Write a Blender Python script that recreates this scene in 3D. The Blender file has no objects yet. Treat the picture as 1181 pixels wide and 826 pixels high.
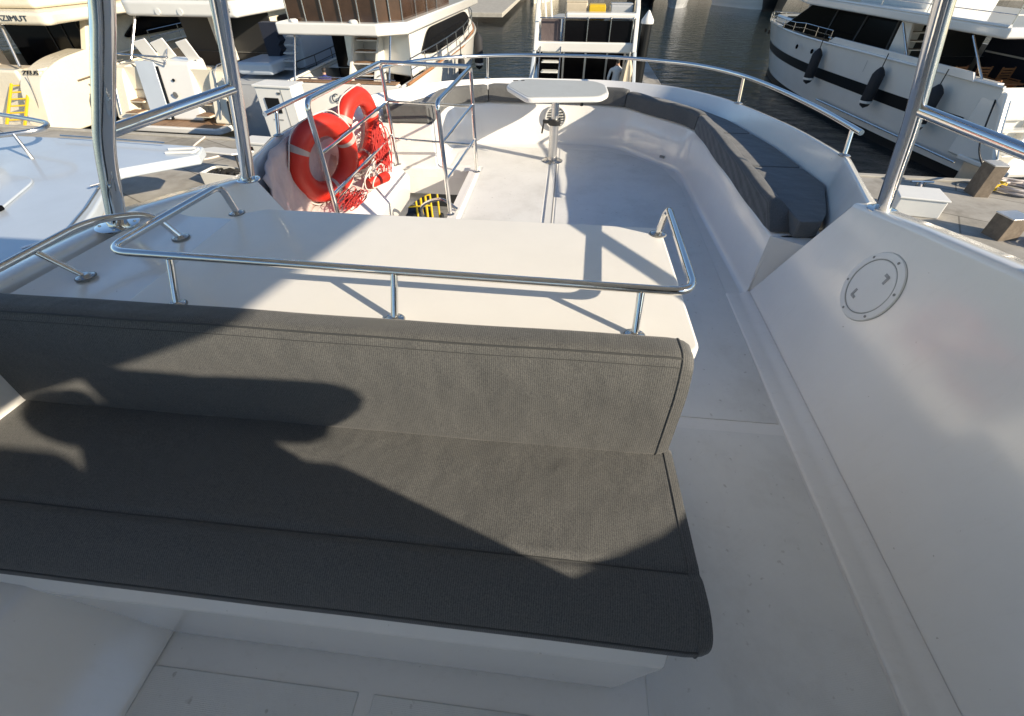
import bpy, bmesh, math, random
from mathutils import Vector, Matrix
random.seed(7)
R = math.radians
D = bpy.data
scene = bpy.context.scene
COL = scene.collection
WATER = -4.45
HWL = -4.2
QUAY = -3.4

# ------------------------------------------------------------------ materials
def mat(name, col=(.8, .8, .8), rough=.5, metal=0., coat=0., bump=0., bscale=40., var=0., vscale=3., spec=.5, detail=4., trans=0., bdist=.01, emis=None, coords='Object'):
    m = D.materials.new(name); m.use_nodes = True
    nt = m.node_tree; b = nt.nodes['Principled BSDF']
    b.inputs['Base Color'].default_value = (*col, 1)
    b.inputs['Roughness'].default_value = rough
    b.inputs['Metallic'].default_value = metal
    b.inputs['Coat Weight'].default_value = coat
    b.inputs['Coat Roughness'].default_value = .06
    b.inputs['Specular IOR Level'].default_value = spec
    if trans: b.inputs['Transmission Weight'].default_value = trans
    tc = nt.nodes.new('ShaderNodeTexCoord')
    if var:
        n = nt.nodes.new('ShaderNodeTexNoise'); n.inputs['Scale'].default_value = vscale; n.inputs['Detail'].default_value = 8
        n.inputs['Roughness'].default_value = .65
        nt.links.new(tc.outputs[coords], n.inputs['Vector'])
        r = nt.nodes.new('ShaderNodeValToRGB')
        r.color_ramp.elements[0].position = .3; r.color_ramp.elements[1].position = .7
        r.color_ramp.elements[0].color = (*[c * (1 - var) for c in col], 1)
        r.color_ramp.elements[1].color = (*[min(1, c * (1 + var * .35)) for c in col], 1)
        nt.links.new(n.outputs['Fac'], r.inputs['Fac']); nt.links.new(r.outputs['Color'], b.inputs['Base Color'])
        mr = nt.nodes.new('ShaderNodeMapRange')
        mr.inputs['To Min'].default_value = min(1, rough * 1.3); mr.inputs['To Max'].default_value = rough * .85
        nt.links.new(n.outputs['Fac'], mr.inputs['Value']); nt.links.new(mr.outputs['Result'], b.inputs['Roughness'])
    if bump:
        n2 = nt.nodes.new('ShaderNodeTexNoise'); n2.inputs['Scale'].default_value = bscale; n2.inputs['Detail'].default_value = detail
        nt.links.new(tc.outputs[coords], n2.inputs['Vector'])
        bp = nt.nodes.new('ShaderNodeBump'); bp.inputs['Strength'].default_value = bump; bp.inputs['Distance'].default_value = bdist
        nt.links.new(n2.outputs['Fac'], bp.inputs['Height']); nt.links.new(bp.outputs['Normal'], b.inputs['Normal'])
        if coat: nt.links.new(bp.outputs['Normal'], b.inputs['Coat Normal'])
    if emis:
        b.inputs['Emission Color'].default_value = (*emis, 1); b.inputs['Emission Strength'].default_value = 1
    return m

def ramp(nt, src, stops):
    r = nt.nodes.new('ShaderNodeValToRGB'); e = r.color_ramp.elements
    while len(e) < len(stops): e.new(.5)
    for el, (p, c) in zip(e, stops): el.position = p; el.color = (*c, 1)
    nt.links.new(src, r.inputs['Fac']); return r.outputs['Color']

def nonskid_mat():
    m = mat('nonskid_gelcoat', (.60, .60, .575), .55)
    nt = m.node_tree; b = nt.nodes['Principled BSDF']; tc = nt.nodes.new('ShaderNodeTexCoord')
    w1 = nt.nodes.new('ShaderNodeTexVoronoi'); w1.inputs['Scale'].default_value = 230; w1.inputs['Randomness'].default_value = .15
    nt.links.new(tc.outputs['Object'], w1.inputs['Vector'])
    bp = nt.nodes.new('ShaderNodeBump'); bp.inputs['Strength'].default_value = .5; bp.inputs['Distance'].default_value = .002
    nt.links.new(w1.outputs['Distance'], bp.inputs['Height']); nt.links.new(bp.outputs['Normal'], b.inputs['Normal'])
    n = nt.nodes.new('ShaderNodeTexNoise'); n.inputs['Scale'].default_value = 2.2; n.inputs['Detail'].default_value = 10; n.inputs['Roughness'].default_value = .7
    nt.links.new(tc.outputs['Object'], n.inputs['Vector'])
    c1 = ramp(nt, n.outputs['Fac'], [(.3, (.60, .595, .57)), (.5, (.70, .70, .68)), (.75, (.76, .76, .74))])
    # small dark scuffs and specks
    n2 = nt.nodes.new('ShaderNodeTexNoise'); n2.inputs['Scale'].default_value = 34; n2.inputs['Detail'].default_value = 6
    nt.links.new(tc.outputs['Object'], n2.inputs['Vector'])
    c2 = ramp(nt, n2.outputs['Fac'], [(.25, (.6, .58, .55)), (.34, (1, 1, 1))])
    mx = nt.nodes.new('ShaderNodeMix'); mx.data_type = 'RGBA'; mx.blend_type = 'MULTIPLY'; mx.inputs[0].default_value = .8
    nt.links.new(c1, mx.inputs[6]); nt.links.new(c2, mx.inputs[7]); nt.links.new(mx.outputs[2], b.inputs['Base Color'])
    return m

def fabric_mat(name, base, light):
    m = mat(name, base, .85)
    nt = m.node_tree; b = nt.nodes['Principled BSDF']; tc = nt.nodes.new('ShaderNodeTexCoord')
    mp = nt.nodes.new('ShaderNodeMapping'); mp.inputs['Scale'].default_value = (330, 220, 220)
    nt.links.new(tc.outputs['Object'], mp.inputs['Vector'])
    v = nt.nodes.new('ShaderNodeTexNoise'); v.inputs['Scale'].default_value = 1; v.inputs['Detail'].default_value = 3
    nt.links.new(mp.outputs['Vector'], v.inputs['Vector'])
    wv = nt.nodes.new('ShaderNodeTexWave'); wv.wave_type = 'BANDS'; wv.bands_direction = 'X'
    wv.inputs['Scale'].default_value = 55; wv.inputs['Distortion'].default_value = 3.5; wv.inputs['Detail'].default_value = 3; wv.inputs['Detail Scale'].default_value = 6
    nt.links.new(tc.outputs['Object'], wv.inputs['Vector'])
    mxf = nt.nodes.new('ShaderNodeMath'); mxf.operation = 'MULTIPLY_ADD'; mxf.inputs[1].default_value = .28
    nt.links.new(wv.outputs['Fac'], mxf.inputs[0]); 
    sc = nt.nodes.new('ShaderNodeMath'); sc.operation = 'MULTIPLY'; sc.inputs[1].default_value = .75
    nt.links.new(v.outputs['Fac'], sc.inputs[0]); nt.links.new(sc.outputs[0], mxf.inputs[2])
    c = ramp(nt, mxf.outputs[0], [(.2, base), (.8, light)])
    nt.links.new(c, b.inputs['Base Color'])
    b.inputs['Sheen Weight'].default_value = .18; b.inputs['Sheen Roughness'].default_value = .4
    bp = nt.nodes.new('ShaderNodeBump'); bp.inputs['Strength'].default_value = .35; bp.inputs['Distance'].default_value = .0015
    nt.links.new(mxf.outputs[0], bp.inputs['Height'])
    # soft wrinkles
    n3 = nt.nodes.new('ShaderNodeTexNoise'); n3.inputs['Scale'].default_value = 7; n3.inputs['Detail'].default_value = 2
    nt.links.new(tc.outputs['Object'], n3.inputs['Vector'])
    bp2 = nt.nodes.new('ShaderNodeBump'); bp2.inputs['Strength'].default_value = .6; bp2.inputs['Distance'].default_value = .02
    nt.links.new(n3.outputs['Fac'], bp2.inputs['Height']); nt.links.new(bp2.outputs['Normal'], bp.inputs['Normal'])
    nt.links.new(bp.outputs['Normal'], b.inputs['Normal'])
    return m

def plank_mat(name, a, b_, width, axis='X', rough=.65, gap=(.03, .03, .03)):
    m = mat(name, a, rough); nt = m.node_tree; b = nt.nodes['Principled BSDF']; tc = nt.nodes.new('ShaderNodeTexCoord')
    sp = nt.nodes.new('ShaderNodeSeparateXYZ'); nt.links.new(tc.outputs['Object'], sp.inputs[0])
    d = nt.nodes.new('ShaderNodeMath'); d.operation = 'DIVIDE'; d.inputs[1].default_value = width; nt.links.new(sp.outputs[axis], d.inputs[0])
    fr = nt.nodes.new('ShaderNodeMath'); fr.operation = 'FRACT'; nt.links.new(d.outputs[0], fr.inputs[0])
    fl = nt.nodes.new('ShaderNodeMath'); fl.operation = 'FLOOR'; nt.links.new(d.outputs[0], fl.inputs[0])
    wn = nt.nodes.new('ShaderNodeTexWhiteNoise'); wn.noise_dimensions = '1D'; nt.links.new(fl.outputs[0], wn.inputs['W'])
    n = nt.nodes.new('ShaderNodeTexNoise'); n.inputs['Scale'].default_value = 9; n.inputs['Detail'].default_value = 8
    nt.links.new(tc.outputs['Object'], n.inputs['Vector'])
    ad = nt.nodes.new('ShaderNodeMath'); ad.operation = 'ADD'; nt.links.new(wn.outputs['Value'], ad.inputs[0]); nt.links.new(n.outputs['Fac'], ad.inputs[1])
    c = ramp(nt, ad.outputs[0], [(.4, a), (1.3 / 1.6, b_)])
    lt = nt.nodes.new('ShaderNodeMath'); lt.operation = 'LESS_THAN'; lt.inputs[1].default_value = .09; nt.links.new(fr.outputs[0], lt.inputs[0])
    mx = nt.nodes.new('ShaderNodeMix'); mx.data_type = 'RGBA'; mx.inputs[7].default_value = (*gap, 1)
    nt.links.new(lt.outputs[0], mx.inputs[0]); nt.links.new(c, mx.inputs[6]); nt.links.new(mx.outputs[2], b.inputs['Base Color'])
    return m

def concrete_mat():
    m = mat('weathered_concrete', (.3, .29, .26), .85); nt = m.node_tree; b = nt.nodes['Principled BSDF']; tc = nt.nodes.new('ShaderNodeTexCoord')
    n = nt.nodes.new('ShaderNodeTexNoise'); n.inputs['Scale'].default_value = .8; n.inputs['Detail'].default_value = 12; n.inputs['Roughness'].default_value = .7
    nt.links.new(tc.outputs['Object'], n.inputs['Vector'])
    c = ramp(nt, n.outputs['Fac'], [(.3, (.20, .185, .155)), (.5, (.34, .32, .28)), (.72, (.45, .43, .385))])
    br = nt.nodes.new('ShaderNodeTexBrick'); br.inputs['Scale'].default_value = 1; br.inputs['Brick Width'].default_value = 3.2; br.inputs['Row Height'].default_value = 1.9
    br.inputs['Mortar Size'].default_value = .02; br.inputs['Color1'].default_value = (1, 1, 1, 1); br.inputs['Color2'].default_value = (.86, .86, .86, 1); br.inputs['Mortar'].default_value = (.45, .44, .42, 1)
    mp = nt.nodes.new('ShaderNodeMapping'); mp.inputs['Rotation'].default_value = (0, 0, .5)
    nt.links.new(tc.outputs['Object'], mp.inputs['Vector']); nt.links.new(mp.outputs['Vector'], br.inputs['Vector'])
    mx = nt.nodes.new('ShaderNodeMix'); mx.data_type = 'RGBA'; mx.blend_type = 'MULTIPLY'; mx.inputs[0].default_value = 1
    nt.links.new(c, mx.inputs[6]); nt.links.new(br.outputs['Color'], mx.inputs[7]); nt.links.new(mx.outputs[2], b.inputs['Base Color'])
    bp = nt.nodes.new('ShaderNodeBump'); bp.inputs['Strength'].default_value = .4; bp.inputs['Distance'].default_value = .01
    n2 = nt.nodes.new('ShaderNodeTexNoise'); n2.inputs['Scale'].default_value = 25; n2.inputs['Detail'].default_value = 6; nt.links.new(tc.outputs['Object'], n2.inputs['Vector'])
    nt.links.new(n2.outputs['Fac'], bp.inputs['Height']); nt.links.new(bp.outputs['Normal'], b.inputs['Normal'])
    return m

def water_mat():
    m = mat('harbour_water', (.004, .010, .014), .09, spec=.5); nt = m.node_tree; b = nt.nodes['Principled BSDF']; tc = nt.nodes.new('ShaderNodeTexCoord')
    b.inputs['IOR'].default_value = 1.33
    mp = nt.nodes.new('ShaderNodeMapping'); mp.inputs['Scale'].default_value = (.8, 1.5, 1)
    nt.links.new(tc.outputs['Object'], mp.inputs['Vector'])
    n = nt.nodes.new('ShaderNodeTexNoise'); n.inputs['Scale'].default_value = 1.1; n.inputs['Detail'].default_value = 5; n.inputs['Roughness'].default_value = .6; n.inputs['Distortion'].default_value = .6
    nt.links.new(mp.outputs['Vector'], n.inputs['Vector'])
    bp = nt.nodes.new('ShaderNodeBump'); bp.inputs['Strength'].default_value = .55; bp.inputs['Distance'].default_value = .12
    nt.links.new(n.outputs['Fac'], bp.inputs['Height']); nt.links.new(bp.outputs['Normal'], b.inputs['Normal'])
    return m

M = {}
M['gel'] = mat('white_gelcoat', (.80, .79, .765), .2, coat=1.0, bump=.05, bscale=3.5, var=.05, vscale=2.2, bdist=.02, detail=2)
M['gelsat'] = mat('satin_white_gelcoat', (.78, .77, .745), .42, bump=.08, bscale=9, var=.05, vscale=3)
def weather(m, amt=.25):
    nt = m.node_tree; b = nt.nodes['Principled BSDF']; tc = nt.nodes.new('ShaderNodeTexCoord')
    src = b.inputs['Base Color'].links[0].from_socket
    mp = nt.nodes.new('ShaderNodeMapping'); mp.inputs['Scale'].default_value = (5, 9, 1.6); mp.inputs['Rotation'].default_value = (.2, .5, .3)
    n = nt.nodes.new('ShaderNodeTexNoise'); n.inputs['Scale'].default_value = 3; n.inputs['Detail'].default_value = 12; n.inputs['Roughness'].default_value = .75
    nt.links.new(tc.outputs['Object'], mp.inputs['Vector']); nt.links.new(mp.outputs['Vector'], n.inputs['Vector'])
    c = ramp(nt, n.outputs['Fac'], [(.30, (.80, .78, .74)), (.46, (1, 1, 1))])
    v = nt.nodes.new('ShaderNodeTexNoise'); v.inputs['Scale'].default_value = 55; v.inputs['Detail'].default_value = 2
    nt.links.new(tc.outputs['Object'], v.inputs['Vector'])
    c2 = ramp(nt, v.outputs['Fac'], [(.215, (.6, .58, .55)), (.24, (1, 1, 1))])
    m1 = nt.nodes.new('ShaderNodeMix'); m1.data_type = 'RGBA'; m1.blend_type = 'MULTIPLY'; m1.inputs[0].default_value = amt
    nt.links.new(src, m1.inputs[6]); nt.links.new(c, m1.inputs[7])
    m2 = nt.nodes.new('ShaderNodeMix'); m2.data_type = 'RGBA'; m2.blend_type = 'MULTIPLY'; m2.inputs[0].default_value = .8
    nt.links.new(m1.outputs[2], m2.inputs[6]); nt.links.new(c2, m2.inputs[7]); nt.links.new(m2.outputs[2], b.inputs['Base Color'])
    cr = nt.nodes.new('ShaderNodeMapRange'); cr.inputs['To Min'].default_value = .22; cr.inputs['To Max'].default_value = .02
    nt.links.new(n.outputs['Fac'], cr.inputs['Value']); nt.links.new(cr.outputs['Result'], b.inputs['Coat Roughness'])
weather(M['gel'], .16); weather(M['gelsat'], .3)
M['ctop'] = mat('countertop_gelcoat', (.79, .775, .74), .3, coat=.25, bump=.05, bscale=14, var=.04, vscale=4)
M['nonskid'] = nonskid_mat()
M['seam'] = mat('grey_sealant', (.25, .25, .24), .7)
M['gasket'] = mat('pale_grey_gasket', (.36, .36, .35), .6)
M['under'] = mat('grey_headliner', (.72, .72, .70), .7)
M['fab'] = fabric_mat('charcoal_woven_fabric', (.036, .039, .045), (.135, .136, .132))
M['fab2'] = fabric_mat('dark_grey_pad_fabric', (.075, .08, .085), (.14, .145, .148))
M['pipe'] = mat('dark_piping', (.045, .048, .05), .7)
M['steel'] = mat('polished_stainless', (.70, .69, .67), .07, metal=1, bump=.02, bscale=50)
M['steelb'] = mat('brushed_stainless', (.55, .54, .52), .24, metal=1, var=.08, vscale=25)
M['alu'] = mat('satin_aluminium', (.62, .62, .61), .33, metal=.9, var=.06, vscale=12)
M['blackp'] = mat('black_plastic', (.02, .02, .02), .4)
M['whitep'] = mat('white_plastic', (.70, .70, .67), .4, var=.04)
M['hatchp'] = mat('off_white_hatch_plastic', (.77, .765, .74), .42, var=.04)
M['table'] = mat('grey_tabletop', (.46, .46, .42), .35, var=.05, vscale=7)
M['orange'] = mat('orange_lifebuoy_plastic', (.52, .022, .010), .42, var=.10, vscale=9, bump=.08, bscale=30)
M['refl'] = mat('reflective_tape', (.42, .34, .31), .5, var=.08, vscale=30)
M['rope_w'] = mat('white_rope', (.62, .56, .52), .85, bump=.5, bscale=180)
M['rope_r'] = mat('red_cord', (.45, .03, .025), .8, bump=.4, bscale=180)
M['canvas'] = mat('pale_pink_canvas', (.55, .43, .40), .8, bump=.5, bscale=12, var=.12, vscale=7, bdist=.03)
M['yellow'] = mat('yellow_painted_tube', (.62, .42, .02), .35, var=.08, vscale=20)
M['teakg'] = plank_mat('weathered_grey_teak', (.17, .165, .155), (.25, .24, .22), .07, 'Y')
M['teak'] = plank_mat('brown_teak', (.19, .105, .055), (.30, .18, .10), .07, 'X')
M['wood'] = mat('varnished_wood', (.36, .17, .07), .4, var=.25, vscale=12)
M['timber'] = mat('weathered_timber', (.17, .135, .10), .85, var=.35, vscale=7, bump=.5, bscale=18)
M['conc'] = concrete_mat()
M['concedge'] = mat('pale_concrete_edge', (.40, .38, .33), .85, var=.25, vscale=2.5, bump=.3, bscale=20)
M['water'] = water_mat()
M['hullw'] = mat('white_hull_paint', (.72, .71, .67), .2, coat=.5, var=.05, vscale=.8, bump=.05, bscale=1.2, bdist=.03)
M['hullc'] = mat('cream_hull_paint', (.74, .68, .54), .25, coat=.4, var=.06, vscale=.9, bump=.05, bscale=1.2, bdist=.03)
M['hullg'] = mat('light_grey_hull_paint', (.42, .43, .44), .25, coat=.4, var=.06, vscale=.9)
M['hullb'] = mat('pale_blue_and_shade_gelcoat', (.45, .50, .55), .3, coat=.3, var=.06, vscale=1.1, bump=.05, bscale=2, bdist=.02)  # blue-grey base also stands in for shade on the neighbour's white deck
M['boot'] = mat('black_boot_paint', (.008, .009, .010), .4, spec=.25)
M['glass'] = mat('dark_tinted_glass', (.004, .004, .005), .12, spec=.10)
M['brown'] = mat('brown_smoked_glass', (.06, .032, .018), .07, coat=.3, var=.5, vscale=1.2)
M['navy'] = mat('navy_cover_canvas', (.012, .016, .03), .8, bump=.4, bscale=5, bdist=.05)
M['taupe'] = mat('taupe_cover_canvas', (.11, .085, .085), .85, bump=.5, bscale=4, bdist=.05)
M['shade'] = mat('dark_cabin_interior', (.02, .02, .02), .6)
M['beigec'] = mat('beige_cushion_fabric', (.50, .43, .32), .8, var=.1, vscale=5)
M['fender'] = mat('black_fender_cover', (.015, .016, .02), .75, bump=.3, bscale=20)
M['ink'] = mat('dark_lettering', (.03, .04, .06), .4)
M['skin'] = mat('skin', (.42, .24, .16), .5)
M['hair'] = mat('dark_hair', (.015, .012, .01), .6)
M['shirt'] = mat('pale_grey_shirt', (.50, .52, .53), .8, bump=.4, bscale=10, bdist=.02)
M['shirtb'] = mat('blue_shirt', (.02, .03, .16), .8)
M['trous'] = mat('dark_trousers', (.03, .03, .035), .8)
M['leaf'] = mat('foliage', (.032, .042, .030), .7, var=.4, vscale=2)

# ------------------------------------------------------------------ mesh helpers
def link(o, parent=None):
    COL.objects.link(o)
    if parent is not None: o.parent = parent
    return o

def tag(o, label=None, cat=None, group=None, kind=None):
    if label: o['label'] = label
    if cat: o['category'] = cat
    if group: o['group'] = group
    if kind: o['kind'] = kind
    return o

def thing(name, label, cat, loc=(0, 0, 0), rz=0, group=None):
    o = D.objects.new(name, None); o.empty_display_size = .2
    o.location = loc; o.rotation_euler = (0, 0, rz); COL.objects.link(o)
    return tag(o, label, cat, group)

def fillet(pts, r, n=6, closed=False):
    """round the corners of a 3D polyline"""
    P = [Vector(p) for p in pts]; out = []
    N = len(P)
    for i in range(N):
        if not closed and i in (0, N - 1): out.append(P[i]); continue
        a, b, c = P[i - 1], P[i], P[(i + 1) % N]
        ri = r[i] if isinstance(r, (list, tuple)) else r
        u = (a - b); v = (c - b); t = min(ri, u.length * .49, v.length * .49)
        if t < 1e-5: out.append(b); continue
        p0 = b + u.normalized() * t; p1 = b + v.normalized() * t
        for k in range(n + 1):
            s = k / n; out.append((1 - s) ** 2 * p0 + 2 * s * (1 - s) * b + s * s * p1)
    return out

def spline(pts, n=8, closed=False):
    P = [Vector(p) for p in pts]; N = len(P); out = []
    rng = range(N) if closed else range(N - 1)
    for i in rng:
        g = (lambda k: P[k % N]) if closed else (lambda k: P[max(0, min(N - 1, k))])
        a, b, c, d = g(i - 1), g(i), g(i + 1), g(i + 2)
        for k in range(n):
            t = k / n
            out.append(.5 * ((2 * b) + (c - a) * t + (2 * a - 5 * b + 4 * c - d) * t * t + (3 * b - 3 * c + d - a) * t ** 3))
    if not closed: out.append(P[-1])
    return out

class MB:
    def __init__(s): s.v = []; s.f = []; s.m = []; s.mi = 0
    def add(s, vs, fs):
        o = len(s.v); s.v += [tuple(v) for v in vs]; s.f += [tuple(o + i for i in f) for f in fs]; s.m += [s.mi] * len(fs); return s
    def box(s, x0, x1, y0, y1, z0, z1):
        return s.add([(x0, y0, z0), (x1, y0, z0), (x1, y1, z0), (x0, y1, z0), (x0, y0, z1), (x1, y0, z1), (x1, y1, z1), (x0, y1, z1)],
                     [(3, 2, 1, 0), (4, 5, 6, 7), (0, 1, 5, 4), (1, 2, 6, 5), (2, 3, 7, 6), (3, 0, 4, 7)])
    def rbox(s, c, size, rot=(0, 0, 0)):
        m = Matrix.Translation(c) @ Matrix.Rotation(rot[2], 4, 'Z') @ Matrix.Rotation(rot[1], 4, 'Y') @ Matrix.Rotation(rot[0], 4, 'X')
        h = [q / 2 for q in size]
        vs = [m @ Vector((x, y, z)) for z in (-h[2], h[2]) for x, y in ((-h[0], -h[1]), (h[0], -h[1]), (h[0], h[1]), (-h[0], h[1]))]
        return s.add(vs, [(3, 2, 1, 0), (4, 5, 6, 7), (0, 1, 5, 4), (1, 2, 6, 5), (2, 3, 7, 6), (3, 0, 4, 7)])
    def hexa(s, b, t):
        return s.add(list(b) + list(t), [(3, 2, 1, 0), (4, 5, 6, 7), (0, 1, 5, 4), (1, 2, 6, 5), (2, 3, 7, 6), (3, 0, 4, 7)])
    def prism(s, poly, z0, z1):
        """poly CCW list of (x,y); z0/z1 numbers or callables"""
        n = len(poly); f0 = z0 if callable(z0) else (lambda x, y: z0); f1 = z1 if callable(z1) else (lambda x, y: z1)
        vs = [(x, y, f0(x, y)) for x, y in poly] + [(x, y, f1(x, y)) for x, y in poly]
        return s.add(vs, [tuple(range(n - 1, -1, -1)), tuple(range(n, 2 * n))] + [(i, (i + 1) % n, n + (i + 1) % n, n + i) for i in range(n)])
    def extrude(s, poly3, vec):
        n = len(poly3); v = Vector(vec)
        vs = [Vector(p) for p in poly3] + [Vector(p) + v for p in poly3]
        return s.add(vs, [tuple(range(n - 1, -1, -1)), tuple(range(n, 2 * n))] + [(i, (i + 1) % n, n + (i + 1) % n, n + i) for i in range(n)])
    def loft(s, rings, closed=True, cap=True, loop=False):
        o = [list(r) for r in rings]; n = len(o[0]); vs = [p for r in o for p in r]; fs = []
        R_ = len(o)
        for i in range(R_ if loop else R_ - 1):
            j = (i + 1) % R_
            for k in range(n if closed else n - 1):
                l = (k + 1) % n
                fs.append((i * n + k, i * n + l, j * n + l, j * n + k))
        if cap and not loop and closed:
            fs.append(tuple(range(n - 1, -1, -1))); fs.append(tuple((R_ - 1) * n + k for k in range(n)))
        return s.add(vs, fs)
    def tube(s, pts, r, n=10, closed=False, cap=True, flat=1.):
        P = [Vector(p) for p in pts]; N = len(P); rings = []
        t0 = (P[1] - P[0]).normalized(); up = Vector((0, 0, 1)) if abs(t0.z) < .9 else Vector((0, 1, 0))
        nrm = t0.cross(up).normalized()
        for i in range(N):
            if closed: t = (P[(i + 1) % N] - P[i - 1])
            else: t = P[min(N - 1, i + 1)] - P[max(0, i - 1)]
            t.normalize(); nrm = (nrm - t * nrm.dot(t))
            if nrm.length < 1e-6: nrm = t.orthogonal()
            nrm.normalize(); bn = t.cross(nrm)
            rr = r[i] if isinstance(r, (list, tuple)) else r
            rings.append([P[i] + (nrm * math.cos(a) + bn * math.sin(a) * flat) * rr for a in [2 * math.pi * k / n for k in range(n)]])
        return s.loft(rings, True, cap and not closed, closed)
    def lathe(s, prof, c=(0, 0, 0), n=24, axis='Z', a0=0., a1=2 * math.pi):
        c = Vector(c); rings = []; full = abs(a1 - a0 - 2 * math.pi) < 1e-6
        for r, h in prof:
            ring = []
            for k in range(n if full else n + 1):
                a = a0 + (a1 - a0) * k / n; x, y = r * math.cos(a), r * math.sin(a)
                ring.append(c + Vector((x, y, h) if axis == 'Z' else ((x, -h, y) if axis == 'Y' else (h, x, y))))
            rings.append(ring)
        return s.loft(rings, full, True)
    def torus(s, R0, r, m=Matrix(), n=48, k=14, flat=1., a0=0, a1=2 * math.pi):
        full = abs(a1 - a0 - 2 * math.pi) < 1e-6
        rings = []
        for i in range(n if full else n + 1):
            a = a0 + (a1 - a0) * i / n; ring = []
            for j in range(k):
                b = 2 * math.pi * j / k; q = R0 + r * math.cos(b)
                ring.append(m @ Vector((q * math.cos(a), q * math.sin(a), r * math.sin(b) * flat)))
            rings.append(ring)
        return s.loft(rings, True, not full, full)
    def xf(s, m, start=0):
        s.v = s.v[:start] + [tuple(m @ Vector(v)) for v in s.v[start:]]; return s
    def build(s, name, mats, parent=None, bevel=0, seg=2, smooth=True, sharp=35, sub=0, label=None):
        me = D.meshes.new(name); me.from_pydata(s.v, [], s.f)
        if not isinstance(mats, (list, tuple)): mats = [mats]
        for m in mats: me.materials.append(m)
        me.polygons.foreach_set('material_index', s.m); 
        bm = bmesh.new(); bm.from_mesh(me); bmesh.ops.recalc_face_normals(bm, faces=bm.faces); bm.to_mesh(me); bm.free()
        if smooth:
            me.shade_smooth()
            if not bevel: me.set_sharp_from_angle(angle=R(sharp))
        me.update()
        o = D.objects.new(name, me); link(o, parent)
        if bevel:
            b = o.modifiers.new('b', 'BEVEL'); b.width = bevel; b.segments = seg; b.limit_method = 'ANGLE'; b.angle_limit = R(28); b.use_clamp_overlap = True
            b.harden_normals = True
        if sub:
            q = o.modifiers.new('s', 'SUBSURF'); q.levels = sub; q.render_levels = sub
        if label: o['label'] = label
        return o

def text(name, body, m, loc, rot, size, parent, ext=.004, shear=0., xs=1.):
    cu = D.curves.new(name, 'FONT'); cu.body = body; cu.size = size; cu.extrude = ext; cu.shear = shear; cu.align_x = 'CENTER'; cu.align_y = 'CENTER'
    tmp = D.objects.new('t', cu); COL.objects.link(tmp)
    dg = bpy.context.evaluated_depsgraph_get(); me = D.meshes.new_from_object(tmp.evaluated_get(dg)); D.objects.remove(tmp)
    me.name = name; me.materials.clear(); me.materials.append(m)
    o = D.objects.new(name, me); o.location = loc; o.rotation_euler = rot; o.scale = (xs, 1, 1); link(o, parent); return o

def skin_body(joints, edges, name, mats, parent=None, sub=2, root=0):
    """joints: list of (pos, radius)"""
    me = D.meshes.new(name); me.from_pydata([j[0] for j in joints], edges, [])
    o = D.objects.new(name, me); COL.objects.link(o)
    sk = o.modifiers.new('k', 'SKIN'); sk.use_smooth_shade = True
    if not me.skin_vertices: me.skin_vertices  # created by the modifier below
    try:
        lay = me.skin_vertices[0]
    except Exception:
        bpy.context.view_layer.objects.active = o
        bpy.ops.mesh.customdata_skin_add(); lay = me.skin_vertices[0]
    for i, j in enumerate(joints):
        r = j[1]; lay.data[i].radius = (r, r) if not isinstance(r, tuple) else r
        lay.data[i].use_root = (i == root)
    q = o.modifiers.new('s', 'SUBSURF'); q.levels = sub; q.render_levels = sub
    dg = bpy.context.evaluated_depsgraph_get(); m2 = D.meshes.new_from_object(o.evaluated_get(dg)); D.objects.remove(o)
    m2.name = name; m2.materials.clear(); m2.materials.append(mats); m2.shade_smooth()
    o = D.objects.new(name, m2); link(o, parent); return o

# ================================================================== OUR BOAT : FLYBRIDGE
# cap (coaming top) : y -> inner x, outer x, z      (mirrored about x = -0.1)
CAP = [(-2.2, 1.617, 1.75, 1.50), (-1.0, 1.595, 1.73, 1.42), (-.23, 1.515, 1.65, 1.12), (-.10, 1.498, 1.635, 1.06), (.05, 1.475, 1.61, .985), (.19, 1.462, 1.595, .93), (.6, 1.455, 1.585, .905), (1.35, 1.445, 1.575, .86), (1.8, 1.425, 1.55, .785), (2.21, 1.405, 1.53, .705)]
RIM = [(2.21, 1.405, 1.53, .705), (2.6, 1.56, 1.70, .675), (3.0, 1.655, 1.80, .655), (3.8, 1.665, 1.815, .62), (4.5, 1.52, 1.70, .59), (4.95, 1.28, 1.50, .565)]
# aft curve points given as inner (x,y), outer (x,y), z
RIM_FOOT = [(1.385, 2.22), (1.525, 2.56), (1.68, 3.0), (1.60, 3.72), (1.43, 4.42), (1.27, 4.75), (1.0, 5.10), (.76, 5.28), (.38, 5.43), (-.1, 5.48)]
RIM_OUT = [(1.53, 2.23), (1.65, 2.62), (1.775, 3.03), (1.705, 3.76), (1.53, 4.50), (1.38, 4.88), (1.12, 5.27), (.86, 5.47), (.42, 5.68), (-.1, 5.74)]
RIM_Z = [.705, .675, .655, .632, .605, .590, .570, .556, .54, .532]
PORT_FOOT = [(-1.585, 2.22), (-1.76, 2.55), (-1.88, 3.0), (-1.84, 3.72), (-1.68, 4.42)]
PORT_OUT = [(-1.73, 2.23), (-1.87, 2.62), (-1.985, 3.03), (-1.96, 3.76), (-1.79, 4.50)]
def mirror(pts): return [(-.2 - x, y) for x, y in pts[-2::-1]]
def mixpath(P, n=5):
    """straight first and last two stretches (hard corner at the rail post), smooth curve between"""
    P = [Vector(p) for p in P]; out = []
    for i in (0, 1): out += [P[i].lerp(P[i + 1], k / n) for k in range(n)]
    out += spline(P[2:-2], n)[:-1]
    for i in (-3, -2): out += [P[i].lerp(P[i + 1], k / n) for k in range(n)]
    return out + [P[-1]]
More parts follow.
